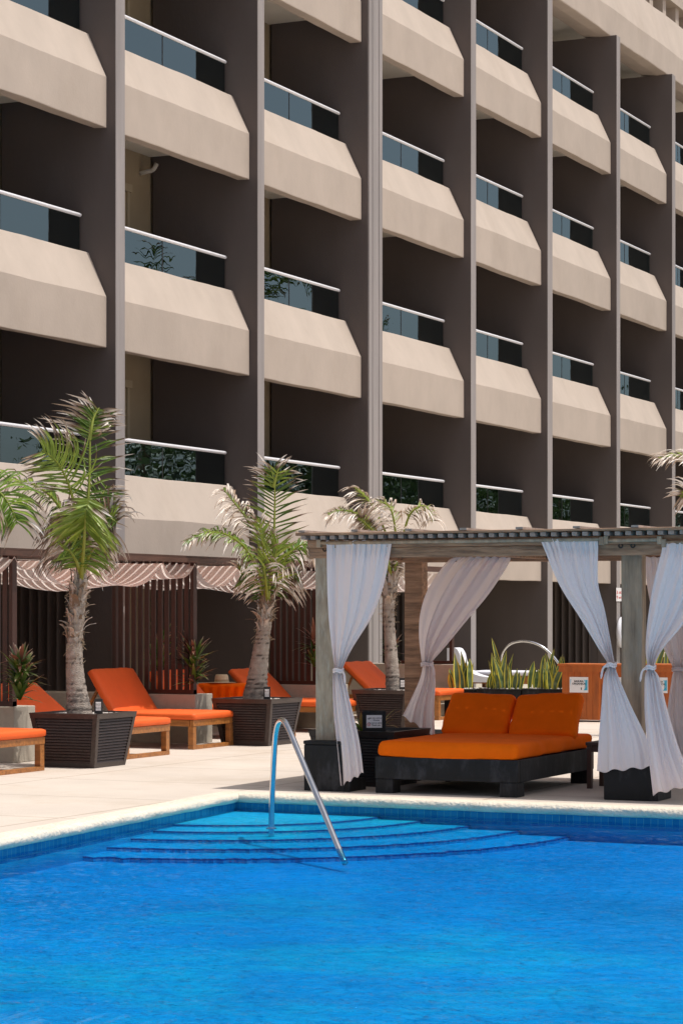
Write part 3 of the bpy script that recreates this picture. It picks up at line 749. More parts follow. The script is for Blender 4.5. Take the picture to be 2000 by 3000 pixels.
def trunk(parent, pts, rs, boots_from, seed, base, fibre=1.):
    P_ = spline(pts, 90); mb = MB(); rr = random.Random(seed); rows = []; n = 26
    for k, p in enumerate(P_):
        t = k / 89; r = interp(rs, t)[0]; row = []
        ring = (t * 34 + .25 * sin(t * 20)) % 1; crack = .0
        for j in range(n):
            a = 2 * pi * j / n; nn = noise.noise(Vector((cos(a) * 2.2, sin(a) * 2.2, t * 30 + seed)))
            n2 = noise.noise(Vector((cos(a) * 6, sin(a) * 6, t * 60 + seed)))
            ridge = (.09 * (ring ** .6 - .5) + .05 * nn + .05 * n2)
            rad = r * (1 + ridge)
            v = .75 + .5 * nn + .35 * n2 - (.55 if ring < .16 and n2 > -.15 else 0)
            c = mixc((.24, .19, .155), (.50, .44, .385), max(0, min(1, v * .6)))
            if v < .25: c = (.05, .04, .035)
            if t < .16 and nn > .05: c = mixc(c, (.09, .08, .075), .6)
            row.append((p + Vector((cos(a) * rad, sin(a) * rad, 0)), c + (1,)))
        rows.append(row)
    mb.grid(rows, True); o = fix(mb.build('trunk', M['bark'], parent, smooth=True, col=True), base)
    # old leaf bases and fibre
    mb = MB()
    for k in range(int(110 * fibre)):
        t = rr.uniform(boots_from, 1.02); i_ = min(89, int(t * 89)); p = P_[i_]; r = interp(rs, min(1, t))[0]; a = rr.uniform(0, 2 * pi)
        o1 = Vector((cos(a), sin(a), 0)); tan = Vector((-sin(a), cos(a), 0)); L = rr.uniform(.07, .24); w_ = rr.uniform(.014, .045)
        c = rr.choice([(.30, .22, .16), (.46, .38, .31), (.55, .48, .42), (.22, .15, .10)]) + (1,); prev = None
        fl = rr.uniform(.1, .75) if rr.random() < .6 else .05
        for q in range(5):
            s_ = q / 4; pp = p + o1 * (r * .96 + fl * L * s_ * s_ * 1.2) + UP * (L * s_ * (1 - fl * .8 * s_)) + tan * rr.uniform(-.006, .006)
            ww = w_ * (1 - .55 * s_)
            x, y = mb.vert(pp - tan * ww, c), mb.vert(pp + tan * ww, c)
            if prev: mb.f.append((prev[0], prev[1], y, x))
            prev = (x, y)
    for k in range(int(260 * fibre)):
        t = rr.uniform(boots_from - .12, 1); i_ = max(0, min(89, int(t * 89))); p = P_[i_]; r = interp(rs, t)[0]; a = rr.uniform(0, 2 * pi)
        o1 = Vector((cos(a), sin(a), 0)); q0 = p + o1 * r; q1 = q0 + o1 * rr.uniform(.01, .05) + Vector((rr.uniform(-.03, .03), rr.uniform(-.03, .03), rr.uniform(-.07, .05)))
        tan = Vector((-sin(a), cos(a), 0)) * .0018; c = (.42, .32, .22, 1)
        ids = [mb.vert(q0 - tan, c), mb.vert(q0 + tan, c), mb.vert(q1 + tan * .4, c), mb.vert(q1 - tan * .4, c)]; mb.f.append(tuple(ids))
    fix(mb.build('leaf_bases', M['bark'], parent, col=True, solid=.004), base)
def palm(label, d, tr, widths, boots, seed, fr, grp='palms growing in the louvred planters', fibre=1.):
    base = at(tr[0][0], tr[0][1], d); t = thing('palm_tree', label, 'palm tree', base, 0, grp)
    trunk(t, [at(x, y, d) for x, y in tr], widths, boots, seed, base, fibre)
    for k, q in enumerate(fr):
        pts = [at(p[0], p[1], d - (p[2] if len(p) > 2 else 0)) for p in q['p']]
        kw = {a: b_ for a, b_ in q.items() if a not in ('p',)}
        fix(frond(t, pts, seed=seed * 31 + k, **kw), base)
    # spear sheath where the stalks meet
    return t
UPW = UP + FW * -.6
d1 = 25.25
palm('left palm with bright green fan frond and ragged brown tips', d1,
     [(184, 1648), (178, 1600), (172, 1540), (171, 1480), (176, 1420), (180, 1370), (186, 1322), (190, 1300)],
     [(0, .142), (.1, .124), (.25, .096), (.42, .082), (.6, .078), (.72, .09), (.82, .072), (.90, .048), (1, .03)], .44, 3, [
    dict(p=[(187, 1325, 0), (193, 1240, .1), (202, 1150, .1), (206, 1080, .05), (207, 1010, 0), (214, 965, -.05), (226, 938, -.1)], L=.38, n=60, N=FW * -1 + UP * .1, droop=.45, wind=-.1, brown=.42, hue=3, a0=50, a1=75, t0=.34, pale=.7),
    dict(p=[(206, 1010, 0), (210, 985, 0), (216, 958, -.05), (228, 936, -.1)], L=.50, n=26, N=FW * -1, droop=.15, wind=1.5, brown=.85, hue=0, t0=.05, a0=60, a1=70, side=(1, .55)),
    dict(p=[(186, 1325, 0), (176, 1230, .2), (170, 1160, .25), (155, 1105, .3), (128, 1058, .4), (96, 1034, .5)], L=.52, n=52, N=FW * -1 + UP * .3, droop=.2, wind=1.3, brown=.42, hue=2, t0=.48, a0=55, a1=65, side=(.8, 1)),
    dict(p=[(185, 1325, 0), (165, 1230, .1), (140, 1170, .15), (105, 1130, .2), (55, 1106, .2), (-12, 1106, .2)], L=.38, n=100, N=UP + FW * -.35, droop=2.0, wind=.45, brown=.55, hue=0, t0=.22, a0=60, a1=80, pale=.5),
    dict(p=[(187, 1330, .05), (192, 1270, .35), (195, 1215, .55), (197, 1180, .66), (205, 1146, .66)], L=.46, n=66, N=FW * -1 + UP * .15, droop=.25, wind=.05, brown=.16, hue=2, t0=.52, a0=112, a1=138, wid=.034),
    dict(p=[(187, 1322, 0), (186, 1270, .25), (184, 1230, .35), (180, 1200, .40)], L=.42, n=44, N=FW * -1, droop=1.8, wind=.45, brown=.85, hue=3, t0=.15, a0=70, a1=110, pale=.9),
    dict(p=[(186, 1322, 0), (172, 1250, .0), (155, 1205, .0), (138, 1185, .0)], L=.50, n=62, N=FW * -1, droop=2.2, wind=.35, brown=1.05, hue=3, t0=.25, a0=70, a1=110, pale=.25),  # dead brown leaflets; shading of the hanging mass is put into darker tips
    dict(p=[(189, 1320, 0), (205, 1250, .0), (228, 1205, .0), (250, 1190, .0), (268, 1200, 0)], L=.44, n=52, N=FW * -1, droop=2.0, wind=-.05, brown=.8, hue=1, t0=.25, a0=70, a1=105, pale=.6),
    dict(p=[(190, 1318, 0), (208, 1230, -.2), (226, 1160, -.3), (245, 1115, -.4)], L=.34, n=38, N=FW * -1, droop=.5, wind=-.25, brown=.5, hue=1, t0=.35, a0=50, a1=70),
    dict(p=[(190, 1320, 0), (200, 1290, .2), (215, 1262, .3), (238, 1250, .35)], L=.30, n=28, N=FW * -1, droop=.9, wind=.0, brown=.25, hue=0, t0=.2, a0=60, a1=90),
    dict(p=[(186, 1322, 0), (176, 1290, .3), (160, 1265, .35), (146, 1262, .35)], L=.30, n=28, N=FW * -1, droop=1.0, wind=.2, brown=.35, hue=0, t0=.2, a0=60, a1=90),
     ])
d2 = 29.35
palm('middle palm with a tall upright frond and leaning trunk', d2,
     [(586, 1612), (590, 1565), (597, 1510), (604, 1460), (609, 1420), (613, 1390), (617, 1365)],
     [(0, .155), (.1, .142), (.3, .108), (.5, .088), (.7, .080), (.86, .078), (.95, .06), (1, .04)], .55, 5, [
    dict(p=[(616, 1390, 0), (624, 1310, .05), (629, 1230, .05), (631, 1160, 0), (630, 1110, 0), (622, 1075, -.05)], L=.40, n=50, N=FW * -1, droop=.25, wind=-.18, brown=.35, hue=3, t0=.22, a0=50, a1=75),
    dict(p=[(628, 1120, 0), (634, 1095, 0), (640, 1075, 0)], L=.36, n=8, N=FW * -1, droop=.5, wind=-.1, brown=.55, hue=2, t0=.05, a0=55, a1=60),
    dict(p=[(612, 1392, 0), (600, 1330, .1), (578, 1280, .15), (548, 1245, .2), (508, 1224, .2), (468, 1224, .2), (424, 1246, .2)], L=.34, n=96, N=UP + FW * -.35, droop=1.9, wind=.4, brown=.42, hue=0, t0=.25, a0=60, a1=85),
    dict(p=[(614, 1392, 0), (602, 1290, -.1), (585, 1225, -.1), (562, 1185, -.1), (538, 1155, -.1), (512, 1122, -.1)], L=.44, n=64, N=UP + FW * -.35, droop=2.3, wind=.25, brown=1.0, hue=1, t0=.42, a0=55, a1=80),
    dict(p=[(618, 1392, 0), (634, 1330, .1), (655, 1285, .2), (680, 1258, .2), (703, 1250, .2), (722, 1262, .2)], L=.44, n=74, N=UP + FW * -.35, droop=2.0, wind=-.1, brown=.5, hue=1, t0=.2, a0=60, a1=85),
    dict(p=[(614, 1392, 0), (608, 1300, .3), (602, 1240, .4), (594, 1190, .4)], L=.26, n=34, N=FW * -1, droop=.4, wind=.1, brown=.6, hue=2, t0=.35, a0=30, a1=50),
    dict(p=[(612, 1390, 0), (596, 1345, .1), (575, 1320, .1), (552, 1318, .1)], L=.32, n=38, N=FW * -1, droop=1.0, wind=.5, brown=.45, hue=3, t0=.15, a0=60, a1=90),
    dict(p=[(616, 1392, 0), (620, 1330, .3), (630, 1280, .4), (640, 1250, .4)], L=.34, n=36, N=FW * -1, droop=.3, wind=0, brown=.1, hue=2, t0=.25, a0=25, a1=45),
    dict(p=[(617, 1390, 0), (640, 1350, .0), (665, 1322, 0), (690, 1318, 0)], L=.34, n=34, N=FW * -1, droop=1.4, wind=0, brown=.8, hue=1, t0=.2, a0=60, a1=90, shade=.8),
    dict(p=[(615, 1392, 0), (610, 1330, .35), (602, 1290, .4)], L=.36, n=20, N=FW * -1, droop=2, wind=.1, brown=1.2, hue=1, t0=.3, a0=60, a1=90),
     ])
d3 = 32.7
palm('third palm half hidden behind the pergola roof and curtain', d3,
     [(905, 1590), (901, 1550), (897, 1490), (893, 1430), (893, 1380), (900, 1335), (903, 1300)],
     [(0, .118), (.15, .098), (.4, .08), (.6, .076), (.68, .085), (.85, .085), (.93, .05), (1, .035)], .62, 8, [
    dict(p=[(902, 1330, 0), (898, 1270, 0), (880, 1210, 0), (852, 1160, 0), (835, 1138, 0), (812, 1118, 0)], L=.46, n=60, N=UP + FW * -.35, droop=1.3, wind=.9, brown=.85, hue=2, t0=.45, a0=60, a1=80, side=(1, .5)),
    dict(p=[(902, 1330, 0), (880, 1250, .2), (850, 1200, .25), (815, 1178, .3), (780, 1172, .3), (752, 1182, .3)], L=.38, n=66, N=UP + FW * -.35, droop=1.9, wind=.5, brown=.8, hue=0, t0=.35, a0=60, a1=80),
    dict(p=[(902, 1330, 0), (870, 1240, .5), (842, 1205, .6), (822, 1190, .65)], L=.36, n=36, N=FW * -1, droop=1.5, wind=.1, brown=1.1, hue=0, t0=.5, a0=60, a1=100),
    dict(p=[(904, 1330, 0), (908, 1260, .1), (907, 1215, .15), (898, 1172, .2), (880, 1155, .2), (858, 1158, .2)], L=.42, n=60, N=UP + FW * -.35, droop=1.8, wind=.7, brown=.9, hue=2, t0=.35, a0=55, a1=80),
    dict(p=[(905, 1330, 0), (918, 1260, .0), (930, 1213, 0), (940, 1184, 0), (955, 1168, 0), (975, 1162, 0), (990, 1178, 0), (993, 1200, 0)], L=.36, n=60, N=UP + FW * -.35, droop=2.0, wind=.1, brown=.85, hue=2, t0=.38, a0=60, a1=80),
    dict(p=[(903, 1332, 0), (908, 1300, .1), (918, 1285, .1)], L=.34, n=26, N=FW * -1, droop=2.2, wind=0, brown=1.1, hue=1, t0=.1, a0=60, a1=100),
    dict(p=[(901, 1332, 0), (893, 1300, .1), (886, 1285, .1)], L=.30, n=22, N=FW * -1, droop=2.2, wind=.1, brown=.9, hue=1, t0=.1, a0=60, a1=100),
     ])
# palm outside the left edge, two fronds reach in
palm('palm fronds reaching in at the left edge, trunk out of frame', 21.6,
     [(-170, 1680), (-172, 1560), (-168, 1450), (-165, 1380), (-160, 1320)], [(0, .14), (.5, .09), (1, .05)], .6, 11, [
    dict(p=[(-160, 1330, 0), (-110, 1200, 0), (-60, 1135, 0), (-18, 1122, 0), (8, 1140, 0), (28, 1172, 0), (40, 1205, 0)], L=.42, n=84, N=FW * -.8 + UP * .7, droop=1.9, wind=-.1, brown=.25, hue=0, t0=.3, a0=50, a1=75),
     ], 'palms at the edges of the photo')
palm('palm fronds reaching in at the right edge, trunk out of frame', 31.0,
     [(1672, 1640), (1668, 1500), (1665, 1350), (1662, 1250), (1660, 1160)], [(0, .15), (.5, .10), (1, .06)], .6, 13, [
    dict(p=[(1660, 1170, 0), (1630, 1100, 0), (1590, 1055, 0), (1555, 1046, 0), (1515, 1052, 0)], L=.38, n=70, N=UP + FW * -.35, droop=1.3, wind=.5, brown=.8, hue=2, t0=.3, a0=40, a1=60),
    dict(p=[(1660, 1180, 0), (1620, 1140, 0), (1585, 1130, 0), (1562, 1140, 0)], L=.34, n=36, N=FW * -1, droop=.9, wind=.4, brown=.9, hue=2),
     ], 'palms at the edges of the photo')
# ------------------------------------------------------------ spiky plants behind the screens
def spiky(label, px, py, d, L, n, seed, red=.2, up=.3):
    base = at(px, py, d); t = thing('spiky_plant', label, 'plant', base, 0, 'spiky plants beside the screens')
    rr = random.Random(seed); mb = MB()
    for k in range(n):
        a = rr.uniform(0, 2 * pi); e = rr.uniform(-.25, 1.35); o1 = Vector((cos(a) * cos(e), sin(a) * cos(e), sin(e) + up * .2)).normalized(); ln = L * rr.uniform(.6, 1.1)
        hgt = rr.uniform(-.15, .28); p = Vector((0, 0, hgt)); Wd = o1.cross(UP); Wd = Wd.normalized() if Wd.length > .1 else RT
        isr = rr.random() < red or hgt > .24; g = rr.choice([(.10, .20, .03), (.06, .14, .02), (.14, .26, .05)]); g = (.26, .11, .07) if isr else g; prev = None
        for q in range(6):
            s_ = q / 5; dd = (o1 + Vector((0, 0, -1)) * .5 * s_ * s_).normalized(); ww = .026 * sin(pi * (s_ * .8 + .18)); c = g if s_ < .75 else mixc(g, (.45, .33, .25), (s_ - .75) * 4)
            x, y = mb.vert(p - Wd * ww, c + (1,)), mb.vert(p + Wd * ww, c + (1,))
            if prev: mb.f.append((prev[0], prev[1], y, x))
            prev = (x, y); p = p + dd * ln / 5
    mb.tube([(0, 0, -.10), (0, 0, .15)], .018, 7, True, (.12, .08, .05, 1))
    mb.build('foliage', M['leaf'], t, col=True)
spiky('bright green spiky plant by the screen at the left edge', 46, 1578, 25.45, .34, 110, 2, .02)
spiky('green and reddish spiky plant right of the second screen', 446, 1545, 29.5, .34, 90, 5, .12)
spiky('thin reddish green spiky plant seen between middle palm and pergola post', 722, 1510, 33.2, .36, 46, 9, .3)
spiky('small green spiky plant behind the third palm trunk', 900, 1508, 37.0, .28, 40, 12, .2)
spiky('dark green spiky plant glimpsed through the second screen', 365, 1530, 31.0, .42, 50, 14, .0)
# scruffy plants in the near black planter
def scruffy(label, px, py, d, seed, n=9, L=.3):
    base = at(px, py, d); t = thing('potted_agave', label, 'plant', base, 0, 'young plants in the near black planter'); rr = random.Random(seed); mb = MB()
    for k in range(n):
        a = rr.uniform(0, 2 * pi); e = rr.uniform(.2, 1.4); o1 = Vector((cos(a) * cos(e), sin(a) * cos(e), sin(e))); ln = L * rr.uniform(.5, 1.1); p = Vector((0, 0, 0)); Wd = o1.cross(UP).normalized(); prev = None
        g = rr.choice([(.18, .30, .05), (.24, .32, .07), (.36, .24, .07), (.40, .25, .08)])
        for q in range(6):
            s_ = q / 5; dd = (o1 + Vector((0, 0, -1)) * .9 * s_ * s_).normalized(); ww = .022 * sin(pi * (s_ * .85 + .14)); c = mixc(g, (.45, .25, .10), max(0, s_ - .5) * 1.6)
            x, y = mb.vert(p - Wd * ww, c + (1,)), mb.vert(p + Wd * ww, c + (1,))
            if prev: mb.f.append((prev[0], prev[1], y, x))
            prev = (x, y); p = p + dd * ln / 5
    mb.build('leaves', M['leaf'], t, col=True)
scruffy('young green agave with browning leaves behind the printed notice', 868, 1672, 22.6, 4, 12, .32)
scruffy('drooping yellow green plant left of the printed notice', 832, 1682, 22.4, 6, 12, .28)
# ------------------------------------------------------------ pergola
RX0, RX1 = -9.50, -2.0; RY0, RY1 = 19.60, 22.3
perg = thing('timber_pergola', 'weathered timber pergola with slatted roof over the daybed', 'pergola', (-9.3, 19.7, 0))
PO = Vector((-9.3, 19.7, 0))
def pput(mb, name, m, parent=None, **k):
    mb.v = [(x - PO.x, y - PO.y, z) for x, y, z in mb.v]; return mb.build(name, m, parent or perg, **k)
posts = [(-9.377, -9.187, 19.74, 19.87, 'paintwood', .46, 'peeling painted post'), (-6.49, -6.30, 19.90, 20.02, 'oldwood', .42, None), (-9.35, -9.16, 21.75, 21.90, 'beamwood', .46, None), (-6.49, -6.3, 21.75, 21.9, 'beamwood', .46, None), (-3.5, -3.3, 19.9, 20.02, 'oldwood', .46, None), (-3.5, -3.3, 21.75, 21.9, 'beamwood', .46, None)]
M['oldwood2'] = M['oldwood']
for k, (x0, x1, y0, y1, m, hb, lab) in enumerate(posts):
    mb = MB(); rows = []
    for z in [lerp(.2, 2.2, q / 14) for q in range(15)]:
        e = [noise.noise(Vector((k * 9 + c * 3, z * 2.2, 0))) * .004 for c in range(4)]
        rows.append([(x0 + e[0], y0 + e[1], z), (x1 + e[2], y0 + e[1], z), (x1 + e[2], y1 + e[3], z), (x0 + e[0], y1 + e[3], z)])
    mb.grid(rows, True); o = pput(mb, 'post', M[m], bevel=.006)
    if lab: o['label'] = lab
for k, (x0, x1, y0, y1, hb) in enumerate([(-9.43, -9.02, 19.60, 19.93, .46), (-6.60, -6.16, 19.745, 20.10, .44), (-9.43, -9.02, 21.65, 22.0, .46), (-6.6, -6.16, 21.65, 22.0, .46), (-3.6, -3.2, 19.7, 20.05, .44)]):
    mb = MB(); mb.box(x0, x1, y0, y1, .0, hb - .035); mb.box(x0 - .005, x1 + .005, y0 - .005, y1 + .005, hb - .034, hb); mb.box(x0 + .0, x1 + (.05 if k < 2 else .01), y0 + .01, y1 + .05, .0, .11)
    pput(mb, 'base_block', M['blackpaint'], bevel=.01)
def beam(x0, x1, y0, y1, z0, z1, name='beam', m='beamwood', n=30):
    mb = MB(); rows = []
    for q in range(n + 1):
        x = lerp(x0, x1, q / n); e = noise.noise(Vector((x * 1.3, y0, z0 * 3))) * .006; e2 = noise.noise(Vector((x * 1.1 + 9, y0, z0 * 3))) * .005
        rows.append([(x, y0, z0 + e), (x, y1, z0 + e), (x, y1, z1 + e2), (x, y0, z1 + e2)])
    ids = mb.grid(rows, True); mb.f.append(tuple(ids[0])); mb.f.append(tuple(ids[-1][::-1])); pput(mb, name, M[m], bevel=.004)
beam(-9.44, RX1, 19.735, 19.80, 2.135, 2.225)
beam(-9.44, RX1, 19.70, 19.86, 2.229, 2.30)
beam(-9.40, RX1, 21.70, 21.78, 2.13, 2.235)
beam(-9.44, RX1, 21.66, 21.85, 2.237, 2.30)
for x in (-9.42, -7.9, -6.42, -4.9, -3.4):
    mb = MB(); mb.box(x, x + .07, 19.81, 21.69, 2.15, 2.225); pput(mb, 'cross_beam', M['beamwood'], bevel=.004)
# curtain rods
for (xa, xb, z) in ((-9.30, -6.56, 2.272), (-6.58, -6.08, 2.262), (-6.02, -3.4, 2.235)):
    mb = MB(); mb.tube([(xa, 19.675, z), (xb, 19.675, z)], .017, 10); pput(mb, 'curtain_rod', M['oldwood'], smooth=True)
    mb = MB(); mb.box(xa - .03, xa + .01, 19.655, 19.735, z - .04, z + .03); pput(mb, 'rod_bracket', M['oldwood'], bevel=.003); mb = MB(); mb.box(xb - .01, xb + .03, 19.655, 19.735, z - .04, z + .03); pput(mb, 'rod_bracket', M['oldwood'], bevel=.003)
mb = MB(); mb.tube([(-9.2, 21.64, 2.2), (-6.5, 21.64, 2.2)], .015, 10); pput(mb, 'curtain_rod', M['oldwood'], smooth=True)
mb = MB()
for x in (-9.28, -6.44, -6.33):
    for a in range(1): mb.tube([Vector((x + .017 * cos(q * pi / 8), 19.732, 2.215 + .017 * sin(q * pi / 8))) for q in range(17)], .006, 6)
pput(mb, 'bolt_rings', M['black'])
n = int((RX1 - RX0 - .05) / .097)
sref = None
for k in range(n):
    x = RX0 + .035 + k * .097
    if sref is None:
        mb = MB(); mb.box(0, .05, 0, RY1 - RY0 - .03, 0, .036); sref = mb.build('rafter_slat', M['slatwood'], perg, bevel=.003); sref.location = (x - PO.x, RY0 + .01 - PO.y, 2.303)
    else:
        c = sref.copy(); COL.objects.link(c); c.location = (x - PO.x, RY0 + .01 - PO.y + R.uniform(-.008, .01), 2.303 + R.uniform(-.002, .002))
n = 14; y = RY0 - .005; k = 0
while y < RY1:
    beam(RX0 - R.uniform(0, .012), RX1, y, min(RY1, y + .19), 2.3425, 2.366 + R.uniform(-.002, .002), 'roof_board', 'beamwood', 24); y += .193
for k in range(13):
    mb = MB(); mb.box(RX0 + .02 + k * .53, RX0 + .085 + k * .53, RY0 - .006, RY1, 2.369, 2.388); pput(mb, 'top_batten', M['slatwood'])
# ------------------------------------------------------------ curtains
def curtain(label, rows, npl, amp, seed, m, tie_v, cols=150, nr=90, hemv=.955):
    """rows: (v, xl, yl, xr, yr, Y) in photo pixels, Y the plane the cloth hangs in"""
    rr = random.Random(seed); mb = MB(); P_ = []
    base = atY((rows[0][1] + rows[0][3]) / 2, rows[0][2], rows[0][5])
    ph = [rr.uniform(0, 6.28) for _ in range(6)]
    for j in range(nr + 1):
        v = j / nr; xl, yl, xr, yr, Y = interp_s(rows, v); line = []
        wpx = abs(xr - xl); A = amp * (1 if v > .04 else .6); near = math.exp(-((v - tie_v) / .05) ** 2)
        for i_ in range(cols + 1):
            u = i_ / cols
            near2 = min(1, near * 1.0 + math.exp(-(v / .10) ** 2) * .9)
            wv = (.9 * (v - tie_v))
            pl = 0
            for q_, (f_, a_) in enumerate(((1.3, 1.0), (2.4, .8), (3.9, .6), (6.1, .42))):
                pl += a_ * sin(2 * pi * f_ * (u + .03 * sin(3 * v + ph[q_])) + ph[q_] + wv * (1 - q_ * .4))
            sharp = abs(sin(pi * npl * .62 * u + ph[4])) ** .6 * 2 - 1.2
            pl = pl * .55 + sharp * .45 + near2 * (.5 * sin(2 * pi * npl * 1.5 * u + ph[2]) + .25 * sin(2 * pi * npl * 3.1 * u + ph[1]))
            th = 2 * pi * 3.1 * u + ph[2]
            dY = A * pl * (1 - .3 * near)
            px = lerp(xl, xr, u) + wpx * .006 * cos(th); py = lerp(yl, yr, u) + (3.0 * sin(th + 1) * (v - .9) * 10 if v > .9 else 0) + (1.2 * sin(th * 2.2) if v < .02 else 0)
            line.append(atY(px, py, Y + dY))
        P_.append([p - base for p in line])
    mb.grid(P_); t = thing('curtain', label, 'curtain', base, 0, 'white curtains of the pergola')
    mb.build('cloth', m, t, smooth=True, solid=.0015)
    xl, yl, xr, yr, Y = interp_s(rows, tie_v); c = atY((xl + xr) / 2, (yl + yr) / 2, Y) - base; wr = (atY(xr, yr, Y) - atY(xl, yl, Y)).length / 2
    g = MB()
    for dz, rad in ((.012, .011), (-.008, .010)):
        g.tube([c + Vector(((wr + .006) * cos(q * pi / 12), (amp * 1.25 + .012) * sin(q * pi / 12), dz + .006 * sin(q * .8))) for q in range(25)], rad, 8, False)
    sd = rr.choice((-1, 1)); g.tube(spline([c + Vector((sd * wr, -amp, 0)), c + Vector((sd * (wr + .035), -amp - .01, -.03)), c + Vector((sd * (wr + .05), -amp - .02, -.12))], 8), [.012, .013, .011, .009, .009, .010, .010, .004], 6)
    g.build('tie', M['tie'], t, smooth=True)
    return t
def interp_s(tab, x):
    for (a, *va), (b_, *vb) in zip(tab, tab[1:]):
        if x <= b_ or b_ == tab[-1][0]:
            t = max(0, min(1, (x - a) / (b_ - a))); return [lerp(p, q, t) for p, q in zip(va, vb)]
def dens(tab):   # Catmull through the rows so outlines curve
    out = []; n = len(tab)
    for i_ in range(n - 1):
        p0 = tab[max(0, i_ - 1)]; p1 = tab[i_]; p2 = tab[i_ + 1]; p3 = tab[min(n - 1, i_ + 2)]
        for q in range(6):
            t = q / 6; row = []
            for k in range(len(p1)):
                m1 = (p2[k] - p0[k]) / 2 * (1 if k else 0); m2 = (p3[k] - p1[k]) / 2
                if k == 0: row.append(lerp(p1[0], p2[0], t)); continue
                row.append((2 * t ** 3 - 3 * t * t + 1) * p1[k] + (t ** 3 - 2 * t * t + t) * m1 + (-2 * t ** 3 + 3 * t * t) * p2[k] + (t ** 3 - t * t) * m2)
            out.append(tuple(row))
    out.append(tab[-1]); return out
curtain('white curtain tied in front of the left pergola post', dens([
    (0, 749, 1242, 898, 1241, 19.675), (.04, 750, 1264, 896, 1263, 19.68), (.2, 751, 1340, 880, 1345, 19.67), (.35, 755, 1425, 851, 1420, 19.66), (.47, 763, 1495, 808, 1490, 19.65),
    (.53, 768, 1538, 786, 1538, 19.64), (.57, 764, 1558, 790, 1556, 19.63), (.7, 766, 1635, 808, 1630, 19.61), (.85, 775, 1722, 825, 1705, 19.59), (1, 782, 1806, 834, 1776, 19.575)]), 8, .020, 1, M['curtain'], .535)
curtain('white curtain billowing inward, tied at the back left pergola post', dens([
    (0, 1045, 1279, 1172, 1280, 21.66), (.05, 1025, 1292, 1168, 1296, 21.66), (.25, 985, 1350, 1125, 1362, 21.62), (.4, 966, 1405, 1075, 1422, 21.58), (.55, 962, 1460, 1022, 1486, 21.56), (.66, 968, 1518, 992, 1521, 21.55),
    (.70, 970, 1534, 996, 1534, 21.53), (.78, 962, 1565, 1000, 1570, 21.50), (.9, 938, 1618, 997, 1630, 21.45), (1, 924, 1646, 999, 1692, 21.42)]), 5, .030, 4, M['curtainb'], .675)
curtain('white curtain swept right and tied in front of the right pergola post', dens([
    (0, 1240, 1238, 1373, 1237, 19.675), (.04, 1250, 1262, 1373, 1262, 19.68), (.2, 1285, 1345, 1373, 1340, 19.68), (.35, 1335, 1425, 1388, 1400, 19.70), (.47, 1380, 1500, 1403, 1480, 19.72),
    (.52, 1396, 1528, 1412, 1528, 19.70), (.57, 1386, 1555, 1420, 1555, 19.69), (.7, 1381, 1620, 1448, 1620, 19.68), (.85, 1375, 1700, 1486, 1700, 19.68), (1, 1371, 1774, 1500, 1762, 19.68)]), 7, .024, 7, M['curtain'], .52)
curtain('white curtain tied right of the right pergola post', dens([
    (0, 1519, 1248, 1640, 1246, 19.66), (.04, 1518, 1268, 1640, 1268, 19.66), (.2, 1500, 1340, 1620, 1340, 19.655), (.35, 1487, 1420, 1575, 1425, 19.65), (.46, 1482, 1490, 1522, 1490, 19.64),
    (.5, 1486, 1534, 1502, 1534, 19.63), (.55, 1480, 1560, 1514, 1558, 19.62), (.7, 1480, 1640, 1535, 1640, 19.61), (.85, 1488, 1730, 1565, 1735, 19.59), (1, 1499, 1826, 1602, 1800, 19.575)]), 7, .024, 9, M['curtain'], .5)
curtain('white curtain tied at the right edge behind the others', dens([
    (0, 1478, 1279, 1600, 1279, 21.6), (.05, 1481, 1300, 1600, 1300, 21.6), (.3, 1492, 1380, 1600, 1390, 21.6), (.5, 1520, 1480, 1592, 1480, 21.6), (.58, 1545, 1535, 1575, 1535, 21.6), (.63, 1542, 1560, 1585, 1560, 21.6), (.8, 1532, 1650, 1600, 1650, 21.55), (1, 1545, 1750, 1640, 1750, 21.5)]), 6, .025, 12, M['curtainb'], .585)
# ------------------------------------------------------------ daybed
bed = thing('double_daybed', 'wide black daybed with orange mattress under the pergola', 'daybed', (-8.725, 19.62, 0))
W_, L_ = 1.375, 2.08
mb = MB(); mb.box(0, W_, 0, .06, .13, .33); mb.box(0, W_, L_ - .06, L_, .13, .33); mb.box(.0, .06, .061, L_ - .061, .13, .33); mb.box(W_ - .06, W_, .061, L_ - .061, .13, .33)
mb.box(.061, W_ - .061, .061, L_ - .061, .27, .30); mb.build('bed_frame', M['blackpaint'], bed, bevel=.006)
for x in (.004, W_ - .174):
    for y in (.003, L_ - .183):
        mb = MB(); mb.box(x, x + .17, y, y + .18, 0, .129); mb.build('leg', M['blackpaint'], bed, bevel=.006)
c = rbox(W_ / 2 + .01, 1.03, .405, 1.345, 2.06, .135, .045, 44, 50, 5, .012, .016, 5, 3.2)
# sagging lower hem
c.v = [(x, y, z - (.022 * max(0, noise.noise(Vector((x * 3.5, y * 2.5, 4)))) + .03 * sin(pi * min(1, max(0, x / W_))) * (1 if y < .1 else 0)) if z < .38 else z) for x, y, z in c.v]
c.build('mattress', M['orangedk'], bed, smooth=True)
for k, (x0, lean, rr_) in enumerate(((.02, .42, .03), (.70, .46, -.03))):
    c = rbox(0, 0, 0, .665, .47, .14, .055, 24, 18, 6, .012, .016, 11 + k * 5, 4)
    Mx = Matrix.Translation((x0 + .335, 1.66 + .02 * k, .635)) @ Matrix.Rotation(rr_, 4, 'Y') @ Matrix.Rotation(radians(51), 4, 'X') @ Matrix.Rotation(.02, 4, 'Z')
    c.v = [tuple(Mx @ Vector((v[0] * (1 + .10 * (v[1] < 0) * 0), v[1] * 1.08, v[2]))) for v in c.v]
    o = c.build('pillow', M['orangedk'], bed, smooth=True)
